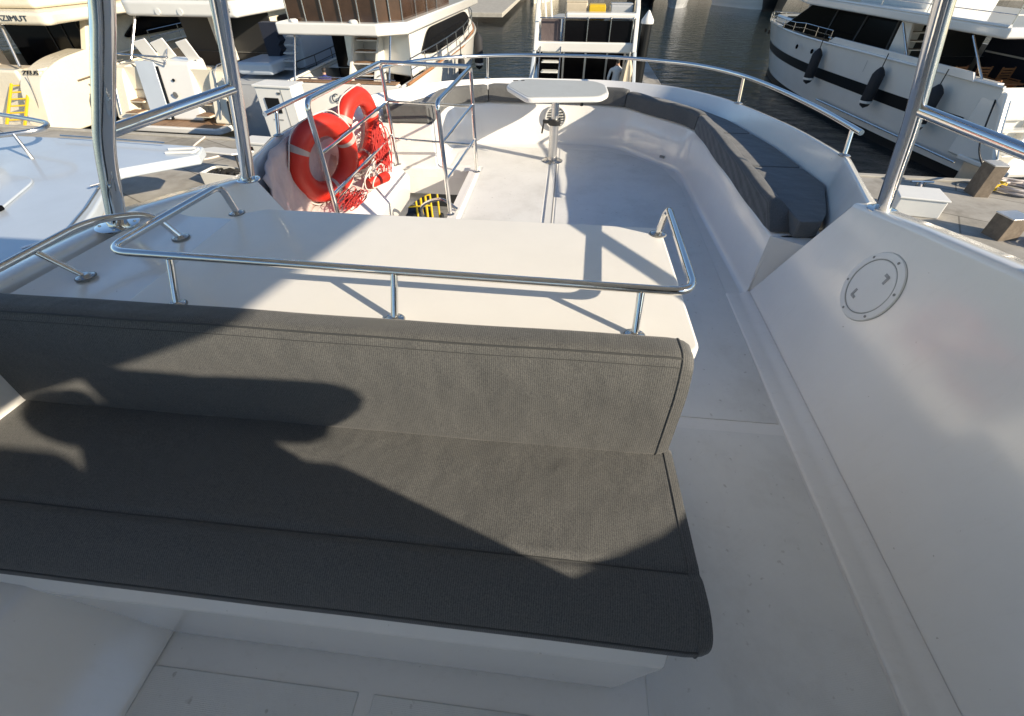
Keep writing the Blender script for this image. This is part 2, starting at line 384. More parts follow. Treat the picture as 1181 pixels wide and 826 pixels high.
foot = RIM_FOOT + mirror(RIM_FOOT); rout = RIM_OUT + mirror(RIM_OUT); rz = RIM_Z + RIM_Z[-2::-1]
for i, q_ in enumerate(PORT_FOOT): foot[len(foot) - 1 - i] = q_
for i, q_ in enumerate(PORT_OUT): rout[len(rout) - 1 - i] = q_
foot = [(p.x, p.y) for p in mixpath([(x, y, 0) for x, y in foot])]
rzz = [p.z for p in mixpath([(x, y, z) for (x, y), z in zip(rout, rz)])]
rout = [(p.x, p.y) for p in mixpath([(x, y, 0) for x, y in rout])]

yacht = thing('flybridge_moulding', 'white fibreglass flybridge coaming wrapping around the deck, tall inner panels and low rounded rim aft', 'boat coaming')
# --- rim loft: closed section around: inner bottom, inner top, crown, outer top, flange, skirt
mb = MB(); rings = []
for (xf0, yf0), (xo, yo), z in zip(foot, rout, rzz):
    nx, ny = xo - xf0, yo - yf0; L = math.hypot(nx, ny); nx /= L; ny /= L
    xi, yi = xo - nx * .062, yo - ny * .062
    sx, sy = xi - xf0, yi - yf0
    ring = [(xf0, yf0, .10), (xf0, yf0, .44), (xf0 + sx * .06, yf0 + sy * .06, .455), (xf0 + sx * .95, yf0 + sy * .95, z - .014), (xi + nx * .001, yi + ny * .001, z - .004), (xi + nx * .010, yi + ny * .010, z),
            (xo - nx * .02, yo - ny * .02, z - .006), (xo - nx * .004, yo - ny * .004, z - .016), (xo, yo, z - .035), (xo - nx * .05, yo - ny * .05, z - .30), (xo - nx * .25, yo - ny * .25, -.30), (xo - nx * .4, yo - ny * .4, -.32), (xf0, yf0, -.30)]
    rings.append(ring)
mb.loft(rings, True, True)
mb.build('aft_rim', M['gel'], yacht, sharp=28)

# --- tall inner panels forward (starboard and port)
CAPP = [(-2.2, 1.66, 1.82, .82), (.2, 1.60, 1.74, .815), (.95, 1.57, 1.70, .81), (1.35, 1.53, 1.66, .805), (1.62, 1.49, 1.62, .80), (1.8, 1.465, 1.59, .775), (2.21, 1.405, 1.53, .705)]
def side_panel(sgn):
    f = (lambda x: x) if sgn > 0 else (lambda x: -.2 - x)
    mb = MB(); rings = []
    for (y, xi, xo, z) in (CAP if sgn > 0 else CAPP):
        yb = y if y < 2.2 else 2.45            # the far edge leans: foot is further aft than the top
        foot = 1.21 if sgn > 0 or y > 1.6 else xi - .005
        xm = foot + (xi - foot) * .5
        ring = [(f(foot), yb, 0), (f(xm), yb + (y - yb) * .5, z * .5), (f(xi - .008), y, z - .022), (f(xi - .002), y, z - .006), (f(xi + .009), y, z), (f(xo - .02), y, z - .002), (f(xo), y, z - .02), (f(xo - .01), y, z - .2), (f(xo - .1), yb, -.30), (f(foot), yb, -.30)]
        rings.append(ring)
    mb.loft(rings, True, True)
    return mb
side_panel(1).build('starboard_panel', M['gel'], yacht, sharp=45)
pp = side_panel(-1).build('port_panel', M['gel'], yacht, sharp=45)
# toe moulding along the foot of the starboard panel
mb = MB(); mb.add([], [])
rings = []
for y in (-2.2, 2.44):
    rings.append([(1.085, y, .004), (1.095, y, .010), (1.15, y, .012), (1.175, y, .016), (1.185, y, .028), (1.2165, y, .034), (1.2165, y, -.05), (1.085, y, -.05)])
mb.loft(rings); mb.build('toe_moulding', M['gelsat'], yacht, sharp=60)

# round inspection hatch on the starboard panel
ht = MB()
nrm = Vector((-.9652, 0, .2617)).normalized()
hc = Vector((1.21 + .535 * .2712, 1.745, .535))
zax = nrm; xax = Vector((0, 1, 0)); yax = zax.cross(xax)
HM = Matrix(((xax.x, yax.x, zax.x, hc.x), (xax.y, yax.y, zax.y, hc.y), (xax.z, yax.z, zax.z, hc.z), (0, 0, 0, 1)))
ht.lathe([(.0, -.01), (.150, -.01), (.150, .003), (.147, .008), (.132, .011), (.121, .011), (.119, .006), (.116, .006), (.114, .0095), (.060, .0105), (.0, .011)], n=56)
ht.xf(HM); hatch = ht.build('inspection_hatch', M['hatchp'], yacht, sharp=25, label='round off-white inspection hatch with two finger grips')
MB().torus(.1178, .0016, Matrix.Translation((0, 0, .0088)), 56, 6).xf(HM).build('lid_gasket', M['gasket'], hatch)
MB().torus(.1495, .0018, Matrix.Translation((0, 0, .0008)), 56, 6).xf(HM).build('rim_sealant', M['gasket'], hatch)
for k in range(6):
    a = k * math.pi / 3 + .35
    MB().lathe([(0, .009), (.0058, .009), (.0058, .0112), (.003, .0105), (0, .0105)], (.134 * math.cos(a), .134 * math.sin(a), .0008), 10).xf(HM).build('screw', M['seam'], hatch)
for a in (.95, .95 + math.pi):
    g = MB(); g.rbox((0, 0, .0105), (.034, .012, .004)); g.rbox((.014, .012, .0105), (.012, .026, .004))
    g.xf(HM @ Matrix.Rotation(a, 4, 'Z') @ Matrix.Translation((.072, 0, 0)) @ Matrix.Rotation(.6, 4, 'Z')); g.build('finger_grip', M['gasket'], hatch)

# --- deck floor (structure): smooth gelcoat with inset non-skid panels, opening for the stairs
deck = MB()
HX0, HX1, HY0, HY1 = -1.56, -.86, 2.35, 4.32
for x0, x1, y0, y1 in ((-1.5, 1.25, -2.2, HY0), (HX1, 1.25, HY0, HY1), (-1.95, HX0, HY0, HY1), (-1.95, 1.25, HY1, 5.35)):
    deck.box(x0, x1, y0, y1, -.07, 0)
dk = deck.build('deck', M['gelsat'], None); tag(dk, 'smooth white fibreglass deck of the flybridge', 'deck', kind='structure')
def ns(poly, label):
    m = MB().prism(poly, -.01, .004); o = m.build('deck_nonskid', M['nonskid'], None, bevel=.003, seg=1); tag(o, label, 'deck', kind='structure')
ns([(.36, -2.2), (1.075, -2.2), (1.075, 1.335), (.50, 1.335), (.36, 1.2)], 'pale grey non-skid walkway panel beside the helm bench')
ns([(.30, 1.40), (1.075, 1.40), (1.09, 2.4), (1.10, 4.15), (1.0, 4.6), (.72, 4.92), (.45, 5.04), (-.02, 5.06), (-.02, 1.9), (.30, 1.9)], 'pale non-skid panel to starboard of the table track')
ns([(-.12, 1.9), (-.12, 5.06), (-.95, 5.06), (-1.08, 4.85), (-1.08, 4.45), (-.76, 4.45), (-.76, 1.9)], 'pale non-skid panel between the stair opening and the table track')
ns([(-.43, -2.2), (.24, -2.2), (.24, .238), (-.43, .238)], 'non-skid panel in front of the helm bench, right part')
ns([(-1.17, -2.2), (-.475, -2.2), (-.475, .238), (-1.19, .238)], 'non-skid panel in front of the helm bench, left part')
# raised lip round the stair opening
lip = MB()
lip.box(HX1, HX1 + .075, HY0, HY1 + .05, -.05, .035)
lip.box(HX1 + .045, HX1 + .075, HY0, HY1 + .05, .035, .036)
lo = lip.build('stair_opening_lip', M['gelsat'], yacht, bevel=.012, seg=3)
# wall between stairs and port coaming : sloping white ledge
led = MB()
led.loft([[(-1.44, y, -.02), (-1.56, y, .10), (-1.60, y, .115), (-1.80, y, .125), (-1.90, y, .125), (-1.90, y, -.4), (-1.52, y, -.4), (-1.46, y, -.2)] for y in (2.35, 4.2)])
led.build('stair_side_ledge', M['gel'], yacht, bevel=.01)
wl = MB(); wl.box(-1.56, -.82, 4.32, 4.36, -.24, -.07); wl.box(-.86, -.82, 2.35, 4.32, -.30, -.07)
wl.build('stair_well_wall', M['gel'], yacht)
# port side shelf beside the console, and locker with sloping face by the port end of the bench
sh = MB()
sh.loft([[(-1.26, y, .775), (-1.50, y, .777), (xf_ + .06, y, .780), (xf_ + .02, y, .79), (xf_ - .02, y, .803), (xf_ - .02, y, .45), (-1.26, y, .45)] for y, xf_ in ((.93, -1.67), (1.35, -1.63), (1.60, -1.59))])
sh.build('port_shelf', M['gel'], yacht, sharp=60)
lk = MB(); lk.loft([[(-1.10, y, 0), (-1.30, y, .27), (-1.36, y, .31), (-1.8, y, .33), (-1.8, y, 0)] for y in (-1.6, .42)])
lk.build('port_locker', M['gel'], yacht, bevel=.03, seg=4)
# lower hull body of our own boat and the cockpit below the stairs
hb = MB(); hb.prism([(-2.2, -9), (2.0, -9), (2.0, 3.2), (1.75, 5.3), (-1.95, 5.3), (-2.2, 3.2)], WATER - .3, -2.6)
hb.build('lower_hull', M['hullw'], yacht, bevel=.1)
ck = MB(); ck.box(-4.2, 2.0, 3.0, 9.0, -2.12, -2.0)
cko = ck.build('cockpit_sole', M['teakg'], yacht, label='grey weathered slatted cockpit sole below the stairs')
cb = MB(); cb.box(-2.62, -1.55, 7.9, 8.2, -2.0, -1.15); cb.build('dark_opening', M['blackp'], yacht)  # black box put in for the darkness of an opening below
st = MB()
for k in range(5):
    zz = -.28 * (k + 1); st.box(-1.48, -.92, 2.55 + k * .20, 2.78 + k * .20, zz - .05, zz)
st.build('stair_tread', M['gelsat'], yacht, bevel=.01)
# deck drain holes and small fittings
for i, (x, y, z) in enumerate(((.985, 4.68, .08), (1.206, 3.95, .10))):
    MB().rbox((x, y, z), (.012, .05, .022), (0, 0, .9 if i == 0 else 0)).build('vent_slot', M['seam'], yacht, bevel=.003)

# ------------------------------------------------------------------ aft lounge
lounge = thing('aft_lounge', 'U-shaped aft lounge with white moulded base and charcoal cushions around the pedestal table', 'lounge seat')
inn = [(1.212, 2.45), (1.172, 4.0)] + [(p.x, p.y) for p in fillet([(1.172, 4.0, 0), (1.155, 4.50, 0), (.62, 5.14, 0), (.3, 5.235, 0)], .13, 5)[1:-1]] + [(.3, 5.235), (-.1, 5.24), (-.72, 5.22)] + \
      [(p.x, p.y) for p in fillet([(-.72, 5.22, 0), (-1.2, 5.12, 0), (-1.21, 4.4, 0)], .3, 6)[1:-1]] + [(-1.21, 4.36)]
# base: front wall lofted along the inner path
mb = MB(); rings = []
for i, (x, y) in enumerate(inn):
    a = Vector(inn[max(0, i - 1)]); b = Vector(inn[min(len(inn) - 1, i + 1)]); t = (b - a).normalized(); n = Vector((t.y, -t.x))  # outward
    if i == 0: pass
    o = [(x, y, -.01), (x - n.x * .04, y - n.y * .04, .012)] if False else []
    ring = [(x - n.x * .032, y - n.y * .032, .0), (x - n.x * .012, y - n.y * .012, .006), (x - n.x * .003, y - n.y * .003, .020), (x, y, .045), (x + n.x * .012, y + n.y * .012, .37), (x + n.x * .03, y + n.y * .03, .392), (x + n.x * .06, y + n.y * .06, .395), (x + n.x * .30, y + n.y * .30, .395), (x + n.x * .30, y + n.y * .30, .0)]
    rings.append(ring)
mb.loft(rings, True, True)
mb.box(-1.80, -1.21, 4.362, 5.0, -.05, .393)
base = mb.build('lounge_base', M['gel'], lounge, sharp=50)
# wedge filling the end of the bench towards the tall panel
wd = MB(); wd.add([(1.2105, 2.46, 0), (1.2105, 2.46, .395), (1.60, 2.52, .395), (1.45, 2.30, .395), (1.40, 2.25, .30), (1.26, 2.42, .05), (1.6, 2.6, 0)],
       [(0, 1, 3, 4, 5), (1, 2, 3), (0, 6, 2, 1), (0, 5, 6), (5, 4, 6), (4, 3, 2, 6)])
wd.build('bench_end_moulding', M['gel'], lounge, smooth=False)
# speaker in the aft face
sp = MB(); sp.lathe([(0, .0), (.112, .0), (.118, -.006), (.118, -.016), (.108, -.022), (.100, -.020), (.097, -.012), (0, -.012)], n=40, axis='Y'); 
for v in range(len(sp.v)): pass
sp.xf(Matrix.Translation((-.09, 5.232, .265)) @ Matrix.Scale(-1, 4, (0, 1, 0)))
spo = sp.build('speaker', M['whitep'], lounge, sharp=30)
gr = MB()
for k in range(7):
    z = -.075 + k * .025; w = math.sqrt(max(0, .092 ** 2 - z * z))
    for xa, xb in ((-w, -.035), (-.027, .027), (.035, w)):
        if xb - xa > .01: gr.box(-.09 + xa, -.09 + xb, 5.208, 5.2155, .265 + z - .0038, .265 + z + .0038)
gr.build('grille_slots', M['blackp'], spo)

def path_eval(P, s):
    for i in range(len(P) - 1):
        L = (P[i + 1] - P[i]).length
        if s <= L or i == len(P) - 2: return P[i].lerp(P[i + 1], s / L), (P[i + 1] - P[i]).normalized()
        s -= L
ipath = [Vector((x, y)) for x, y in inn]
iL = [0]
for i in range(1, len(ipath)): iL.append(iL[-1] + (ipath[i] - ipath[i - 1]).length)
def s_at(pt): # arclength of closest sample
    best = min(range(0, 1000), key=lambda k: (path_eval(ipath, iL[-1] * k / 999)[0] - Vector(pt)).length); return iL[-1] * best / 999
def bolster(s0, s1, name='front_cushion', hz_=.50):
    mb = MB(); rings = []; N = 26
    w = .17
    prof = fillet([(-.008, .397, 0), (.004, hz_ - .02, 0), (.026, hz_, 0), (.080, hz_ - .002, 0), (.12, .49, 0), (w, .465, 0), (w, .397, 0)], [.012, .03, .025, .03, .03, .02, .01], 5, closed=True)
    for k in range(N + 1):
        e = k / N
        # pinch the ends so that each cushion ends rounded
        s = s0 + (s1 - s0) * e; p, t = path_eval(ipath, s)
        p2, t2 = path_eval(ipath, min(iL[-1], s + .04)); p1, t1 = path_eval(ipath, max(0, s - .04)); t = (t1 + t2).normalized()
        n = Vector((t.y, -t.x)); d = min(s - s0, s1 - s) ; sh = 0 if d > .03 else (.03 - d) / .03; q = 1 - .10 * sh * sh
        ring = []
        for v in prof:
            if s0 < .2 and s - s0 < .22:
                se = s + max(0, v.y - .397) * 1.15 * (1 - (s - s0) / .22); p, t_ = path_eval(ipath, se)
            dx = (v.x - w / 2) * q + w / 2; dz = (v.y - .45) * q + .45
            dz += .004 * math.sin(s * 9 + v.x * 20)
            ring.append((p.x + n.x * dx, p.y + n.y * dx, dz))
        rings.append(ring)
    # extra end rings
    mb.loft(rings, True, True)
    return mb.build(name, M['fab'], lounge, sharp=60)
sA = s_at((1.21, 2.49)); sB = s_at((1.15, 4.42)); sC = s_at((.63, 5.18)); sD = s_at((-.80, 5.21)); sE = iL[-1] - .02
for a, b, hz_ in ((sA, sB, .530), (sB, sC, .535), (sC, sD, .555), (sD, sE, .55)): bolster(a + .005, b - .005, hz_=hz_)
# flat pads behind the bolsters
def inner_off(y, off):  # x of inner path at given y on starboard straight
    return 1.21 + off
def pad(poly, z1=.492):
    P = [(p.x, p.y) for p in fillet([(x, y, 0) for x, y in poly], .03, 3, True)]
    m = MB().prism(P, .396, z1); return m.build('seat_pad', M['fab2'], lounge, bevel=.022, seg=4)
pad([(1.325, 2.44), (1.45, 2.46), (1.52, 2.58), (1.675, 3.01), (1.64, 3.29), (1.305, 3.29)])
pad([(1.305, 3.302), (1.638, 3.302), (1.59, 3.72), (1.515, 4.03), (1.285, 4.03)])
pad([(1.285, 4.042), (1.51, 4.042), (1.415, 4.42), (1.25, 4.74), (.99, 5.08), (.80, 5.20), (1.25, 4.60)])
pad([(.76, 5.23), (.95, 5.12), (.75, 5.265), (.37, 5.415), (.0, 5.46), (.0, 5.39), (.55, 5.34)])
pad([(-.02, 5.39), (-.02, 5.46), (-.5, 5.42), (-.93, 5.27), (-1.18, 5.09), (-1.30, 4.97), (-1.0, 5.20), (-.6, 5.36)])
pad([(-1.235, 4.39), (-1.66, 4.39), (-1.62, 4.5), (-1.38, 4.90), (-1.24, 4.85)][::-1], z1=.50)
e = MB().box(-1.66, -1.235, 4.365, 4.40, .40, .555); e.build('end_cushion', M['fab'], lounge, bevel=.02, seg=4)

# ------------------------------------------------------------------ helm bench
bench = thing('helm_bench', 'charcoal upholstered helm bench on a white moulded base in the foreground', 'bench seat', (0, 0, 0))
bb = MB()
bb.loft([[(-1.9, .325, 0), (-1.9, .318, .30), (-1.9, .345, .352), (-1.9, .92, .345), (-1.9, .92, 0)],
         [(.265, .325, 0), (.345, .318, .30), (.35, .345, .352), (.35, .92, .352), (.265, .92, 0)]])
bb.v = bb.v
bb.build('bench_base', M['gel'], bench, bevel=.008, seg=3)
fl = MB(); fl.loft([[(-1.9, .342, -.005), (-1.9, .290, .004), (-1.9, .275, -.005)], [(.255, .342, -.005), (.262, .290, .004), (.262, .275, -.005)]]); 
def cushion(name, prof, x0, x1, chamf=0., wob=.0, endr=.05, lab=None, xr=None, mt='fab'):
    """prof: closed yz loop (already rounded); extruded in x with rounded ends. xr(v)-> extra x at right end by (y,z)"""
    cy = sum(p[0] for p in prof) / len(prof); cz = sum(p[1] for p in prof) / len(prof)
    xs = []; N = 40
    st = [(0, .90), (.25, .955), (.55, .985), (1, 1)]
    for a, q in st: xs.append((x0 + endr * a, q))
    for k in range(1, N): xs.append((x0 + endr + (x1 - x0 - 2 * endr) * k / N, 1))
    for a, q in st[::-1]: xs.append((x1 - endr * a, q))
    mb = MB(); rings = []
    for x, q in xs:
        ring = []
        for (y, z) in prof:
            dy = (y - cy) * (1 - (1 - q) * .6); dz = (z - cz) * q
            xx = x
            if xr and x > x0 + .5 * (x1 - x0): xx += xr(y, z) * ((x - (x0 + x1) / 2) / ((x1 - x0) / 2)) ** 6
            ring.append((xx, cy + dy, cz + dz + wob * math.sin(x * 5.1 + y * 7) * .5 + wob * math.sin(x * 13 + 1) * .3))
        rings.append(ring)
    mb.loft(rings, True, True)
    return mb.build(name, M[mt], bench, sharp=70, label=lab), rings
def P2(pts, r, n=6): return [(p.x, p.y) for p in fillet([(a, b, 0) for a, b in pts], r, n, True)]
# seat: flat rear part and separate-looking front roll divided by a seam
seat_prof = P2([(.895, .345), (.895, .455), (.508, .462), (.490, .452), (.472, .462), (.400, .452), (.338, .405), (.334, .325), (.40, .325)][::-1], [.02, .03, .05, .06, .012, .006, .012, .03, .02], 6)
seat, srings = cushion('seat_cushion', seat_prof, -1.80, .405, wob=.004, xr=lambda y, z: .034 * max(0, (.62 - y) / .3))
back_prof = P2([(.835, .440), (.985, .440), (.985, .815), (.885, .825), (.850, .72)][::-1], [.05, .035, .03, .02, .03], 7)
back, brings = cushion('backrest_cushion', back_prof, -1.86, .385, wob=.003, endr=.06)
def piping(rings, idx, r, parent, i0=2, i1=-2):
    pts = [rings[k][idx] for k in range(len(rings))][i0:i1]
    MB().tube(pts, r, 6).build('piping', M['pipe'], parent)
def nearest(prof, p): return min(range(len(prof)), key=lambda i: (prof[i][0] - p[0]) ** 2 + (prof[i][1] - p[1]) ** 2)
piping(srings, nearest(seat_prof, (.352, .372)), .0032, seat)
piping(srings, nearest(seat_prof, (.490, .452)), .0022, seat)
piping(brings, nearest(back_prof, (.885, .822)), .0030, back)
for dz_ in (.10,):
    piping(brings, nearest(back_prof, (.845, .80)), .0012, back)
# vertical piping round the right hand ends
for rg, par in ((srings, seat), (brings, back)):
    pts = [Vector(p) + Vector((.002, 0, 0)) for p in rg[-3]]
    MB().tube(pts, .0026, 6, closed=True).build('piping', M['fab'], par)

# ------------------------------------------------------------------ console with rail behind the bench
cons = thing('console', 'white moulded console cabinet with a flat countertop and steel fiddle rail behind the helm bench', 'cabinet')
cb = MB(); cb.box(-1.24, .35, .99, 1.60, 0, .755); cb.build('cabinet_body', M['gel'], cons, bevel=.02)
tp = fillet([(-1.30, .93, 0), (.415, .93, 0), (.405, 1.66, 0), (-1.20, 1.66, 0), (-1.30, 1.60, 0)], [.02, .05, .03, .02, .02], 5, True)
ct = MB().prism([(p.x, p.y) for p in tp], .755, .80); ct.build('countertop', M['ctop'], cons, bevel=.012, seg=4)
rail = thing('fiddle_rail', 'long U-shaped polished steel rail standing on the console countertop', 'rail', (0, 0, 0))
rl = MB()
pts = fillet([(-1.30, 1.60, .81), (-1.30, 1.575, .925), (-1.335, 1.055, .932), (.385, 1.04, .918), (.395, 1.585, .912), (.385, 1.60, .81)], [0, .045, .07, .07, .04, 0], 8)
rl.tube(pts, .0125, 14); rl.build('rail_tube', M['steel'], rail)
def base_disc(p, n=Vector((0, 0, 1)), r=.028, par=None, mt='steelb'):
    MB().lathe([(0, .0005), (r + .004, .0005), (r + .003, .0022), (0, .0022)], n=18).xf(Matrix.Translation(p)).build('sealant_ring', M['seam'], par)
    for k in range(3): MB().lathe([(0, .004), (.0042, .004), (.0035, .0078), (0, .008)], (.021 * math.cos(k * 2.1 + .6), .021 * math.sin(k * 2.1 + .6), 0), 7).xf(Matrix.Translation(p)).build('foot_screw', M['steel'], par)
    MB().lathe([(0, 0), (r, 0), (r, .004), (r * .6, .009), (.013, .012), (0, .012)], n=18).xf(Matrix.Translation(p) @ n.to_track_quat('Z', 'Y').to_matrix().to_4x4()).build('rail_foot', M[mt], par)
for x in (-1.13, -.45, .24):
    p = MB(); p.tube([(x, .985, .80), (x + .003, 1.045, .922)], .0105, 12); p.build('stanchion', M['steel'], rail)
    base_disc((x, .983, .80), par=rail)
base_disc((-1.30, 1.602, .80), par=rail); base_disc((.385, 1.602, .80), par=rail)
# port grab rail on the shelf
gr_ = thing('grab_rail', 'short curved steel grab rail on the port shelf beside the console', 'rail')
pts = fillet([(-1.43, 1.42, .78), (-1.475, 1.40, .885), (-1.62, 1.30, .90), (-1.66, .95, .89), (-1.67, .55, .90), (-1.66, .40, .80)], [0, .05, .12, .3, .06, 0], 8)
MB().tube(pts, .0115, 14).build('rail_tube', M['steel'], gr_)
MB().tube([(-1.56, 1.12, .785), (-1.652, 1.10, .89)], .0095, 12).build('stanchion', M['steel'], gr_)
base_disc((-1.43, 1.42, .779), par=gr_); base_disc((-1.56, 1.12, .785), par=gr_)

# ------------------------------------------------------------------ hardtop on steel poles
ht_ = thing('hardtop', 'white hardtop overhead carried on polished steel poles, four of which rise from the coaming', 'hardtop')
rf = MB()
# underside plan : the starboard edge casts the long shadow over console and bench
rf.prism([(p.x, p.y) for p in fillet([(-1.95, -3.6, 0), (1.85, -3.6, 0), (1.85, 2.0, 0), (-1.6, 2.0, 0), (-1.95, 1.35, 0)], .15, 5, True)], lambda x, y: 1.925 + (.9 - y) * .11 if y < 3 else 1.9, lambda x, y: 2.03 + (.9 - y) * .11)
rf.build('roof', M['gelsat'], ht_)
lnr = MB(); lnr.prism([(p.x, p.y) for p in fillet([(-1.85, -3.5, 0), (1.75, -3.5, 0), (1.75, 1.85, 0), (-1.55, 1.85, 0), (-1.85, 1.3, 0)], .12, 5, True)], lambda x, y: 1.915 + (.9 - y) * .11, lambda x, y: 1.93 + (.9 - y) * .11)
lnr.build('headliner', M['under'], ht_)
MB().box(-1.9, 1.8, -3.62, -3.3, 0, .9).build('front_bulkhead', M['gel'], ht_, bevel=.03)
for x in (-1.8, -.6, .6, 1.7): MB().box(x - .03, x + .03, -3.455, -3.42, .9, 2.38).build('windscreen_pillar', M['gel'], ht_)
def pole(pts, r=.0255, name='pole', foot=None, fr=.055):
    o = MB().tube(fillet(pts, .085, 8), r, 20).build(name, M['steel'], ht_)
    if foot:
        p = Vector(pts[0]); d = Vector(foot)
        f = MB().lathe([(0, 0), (fr, 0), (fr, .004), (fr * .9, .006), (.032, .007), (.030, .02), (.027, .024), (0, .024)], n=24)
        f.xf(Matrix.Translation(p) @ d.to_track_quat('Z', 'Y').to_matrix().to_4x4()).build('pole_foot', M['steel'], o)
        for k in range(4):
            a = k * math.pi / 2 + .5
            MB().lathe([(0, .004), (.006, .004), (.005, .009), (0, .010)], (fr * .78 * math.cos(a), fr * .78 * math.sin(a), 0), 8).xf(Matrix.Translation(p) @ d.to_track_quat('Z', 'Y').to_matrix().to_4x4()).build('foot_screw', M['steelb'], o)
    return o
pole([(-1.70, 1.45, .803), (-1.605, 1.49, 1.08), (-1.34, 1.50, 1.49), (-1.12, 1.45, 1.88)], .031, foot=(0, 0, 1), fr=.075)
pole([(-1.56, 2.10, .735), (-1.455, 2.07, 1.06), (-1.32, 2.0, 1.45), (-1.14, 1.9, 1.95)], .030, foot=(0, 0, 1))
pole([(1.465, 2.10, .722), (1.345, 2.04, 1.10), (1.21, 2.0, 1.47), (1.03, 1.9, 1.95)], .030, foot=(0, 0, 1), fr=.062)
pole([(1.51, 1.30, .870), (1.44, 1.22, 1.15), (1.28, 1.1, 1.5), (1.1, 1.0, 1.90)], .0265, foot=(0, 0, 1), fr=.062)
MB().tube([(-1.60, 1.495, 1.118), (-1.415, 2.05, 1.155)], .021, 16).build('cross_bar', M['steel'], ht_)
MB().tube([(1.335, 2.035, 1.145), (1.445, 1.24, 1.14)], .021, 16).build('cross_bar', M['steel'], ht_)
MB().tube([(1.35, .55, 1.115), (1.33, .84, 1.235), (1.33, 1.07, 1.355), (1.25, 1.75, 1.72)], .025, 14).build('brace', M['steel'], ht_)

# ------------------------------------------------------------------ stern rail on the rim
sr = thing('stern_rail', 'curved steel safety rail following the low rim around the aft lounge', 'rail')
def port(p): return (-.2 - p[0], p[1], p[2])
half = [(1.735, 3.0, .80), (1.70, 3.5, .80), (1.60, 4.1, .80), (1.44, 4.6, .80), (1.16, 5.05, .79), (.78, 5.38, .77), (.37, 5.60, .755), (-.1, 5.66, .75)]
pp_ = half + [port(p) for p in half[-2::-1]]
MB().tube(spline(pp_, 6), .0155, 12).build('rail_tube', M['steel'], sr)
for (bx, by, bz), (tx, ty, tz) in (((1.735, 3.06, .655), (1.73, 3.10, .80)), ((1.49, 4.50, .605), (1.475, 4.52, .80)), ((-.86, 5.55, .548), (-.84, 5.49, .77)), ((-1.93, 3.07, .655), (-1.93, 3.14, .80))):
    MB().tube([(bx, by, bz), (tx, ty, tz)], .0125, 12).build('stanchion', M['steel'], sr); base_disc((bx, by, bz - .002), r=.032, par=sr)

# ------------------------------------------------------------------ stair railing
rg = thing('stair_railing', 'stainless steel guard railing enclosing the stair opening on three sides', 'railing')
A = (-1.515, 2.79, .935); B = (-1.53, 4.17, .905); Cc = (-.80, 4.27, .87); Dd = (-.86, 3.29, .83)
fa = (-1.515, 2.80, .10); fb = (-1.52, 4.15, .10); fc = (-.785, 4.22, .035); fd = (-.845, 3.30, .035)
t = .0165
MB().tube(fillet([fa, A, B, fb], [0, .06, .05, 0], 8), t, 12).build('guard_frame', M['steel'], rg)
MB().tube(fillet([fd, Dd, Cc, fc], [0, .06, .05, 0], 8), t, 12).build('guard_frame', M['steel'], rg)
MB().tube([B, Cc], t * .95, 12).build('top_rail', M['steel'], rg)
def lerp(a, b, s): return tuple(a[i] + (b[i] - a[i]) * s for i in range(3))
for s in (.36, .68):
    MB().tube([lerp(A, fa, s), lerp(B, fb, s)], .0115, 10).build('mid_rail', M['steel'], rg)
for s in (.33, .66):
    MB().tube([lerp(Dd, fd, s), lerp(Cc, fc, s)], .0105, 10).build('mid_rail', M['steel'], rg)
MB().tube([lerp(B, fb, .35), lerp(Cc, fc, .35)], .0095, 10).build('mid_rail', M['steel'], rg)
MB().tube([lerp(B, fb, .72), lerp(Cc, fc, .72)], .0095, 10).build('mid_rail', M['steel'], rg)
for f in (fb, fc, fd, fa): base_disc(f, r=.03, par=rg)
# black ended hand rope / hose going down the stairs
hs = MB().tube(spline([(-.80, 3.36, .05), (-.95, 3.42, .10), (-1.2, 3.7, -.1), (-1.35, 4.2, -.5), (-1.5, 4.8, -.95), (-1.75, 5.6, -1.4)], 8), .014, 8).build('handrail_tube', M['steelb'], rg)

# ------------------------------------------------------------------ pedestal table
tb = thing('pedestal_table', 'pedestal table with a grey top and chamfered corner on an aluminium post, in the lounge', 'table', (-.09, 4.68, 0))
top = fillet([(-.52, 4.93, 0), (-.56, 4.70, 0), (-.33, 4.26, 0), (.30, 4.36, 0), (.38, 4.52, 0), (.37, 4.86, 0), (.27, 5.0, 0), (-.42, 5.03, 0)], [.07, .06, .06, .06, .07, .07, .06, .06], 5, True)
T = [(p.x + .09, p.y - 4.68) for p in top]
MB().prism(T, .610, .650).build('tabletop', M['whitep'], tb, bevel=.012, seg=4)
c0 = (sum(x for x, y in T) / len(T), sum(y for x, y in T) / len(T))
MB().prism([(c0[0] + (x - c0[0]) * .955, c0[1] + (y - c0[1]) * .93) for x, y in T], .648, .6525).build('table_inlay', M['table'], tb)
for dx, dy, w_ in ((-.40, .24, .05), (-.33, .245, .03)): MB().rbox((dx, dy, .6540), (w_, .018, .004), (0, 0, .3)).build('tabletop_mark', M['blackp'], tb)
MB().lathe([(0, 0), (.105, 0), (.105, .006), (.09, .014), (.05, .022), (.045, .05), (.0, .05)], n=36).build('base_flange', M['steelb'], tb, sharp=50)
for k in range(5):
    a = k * 2 * math.pi / 5; MB().lathe([(0, .01), (.009, .01), (.007, .02), (0, .021)], (.083 * math.cos(a), .083 * math.sin(a), 0), 8).build('flange_screw', M['steelb'], tb)
MB().lathe([(0, .03), (.043, .03), (.043, .38), (.0, .38)], n=28).build('lower_post', M['alu'], tb, sharp=50)
MB().lathe([(0, .37), (.035, .37), (.035, .59), (.0, .59)], n=28).build('upper_post', M['alu'], tb, sharp=50)
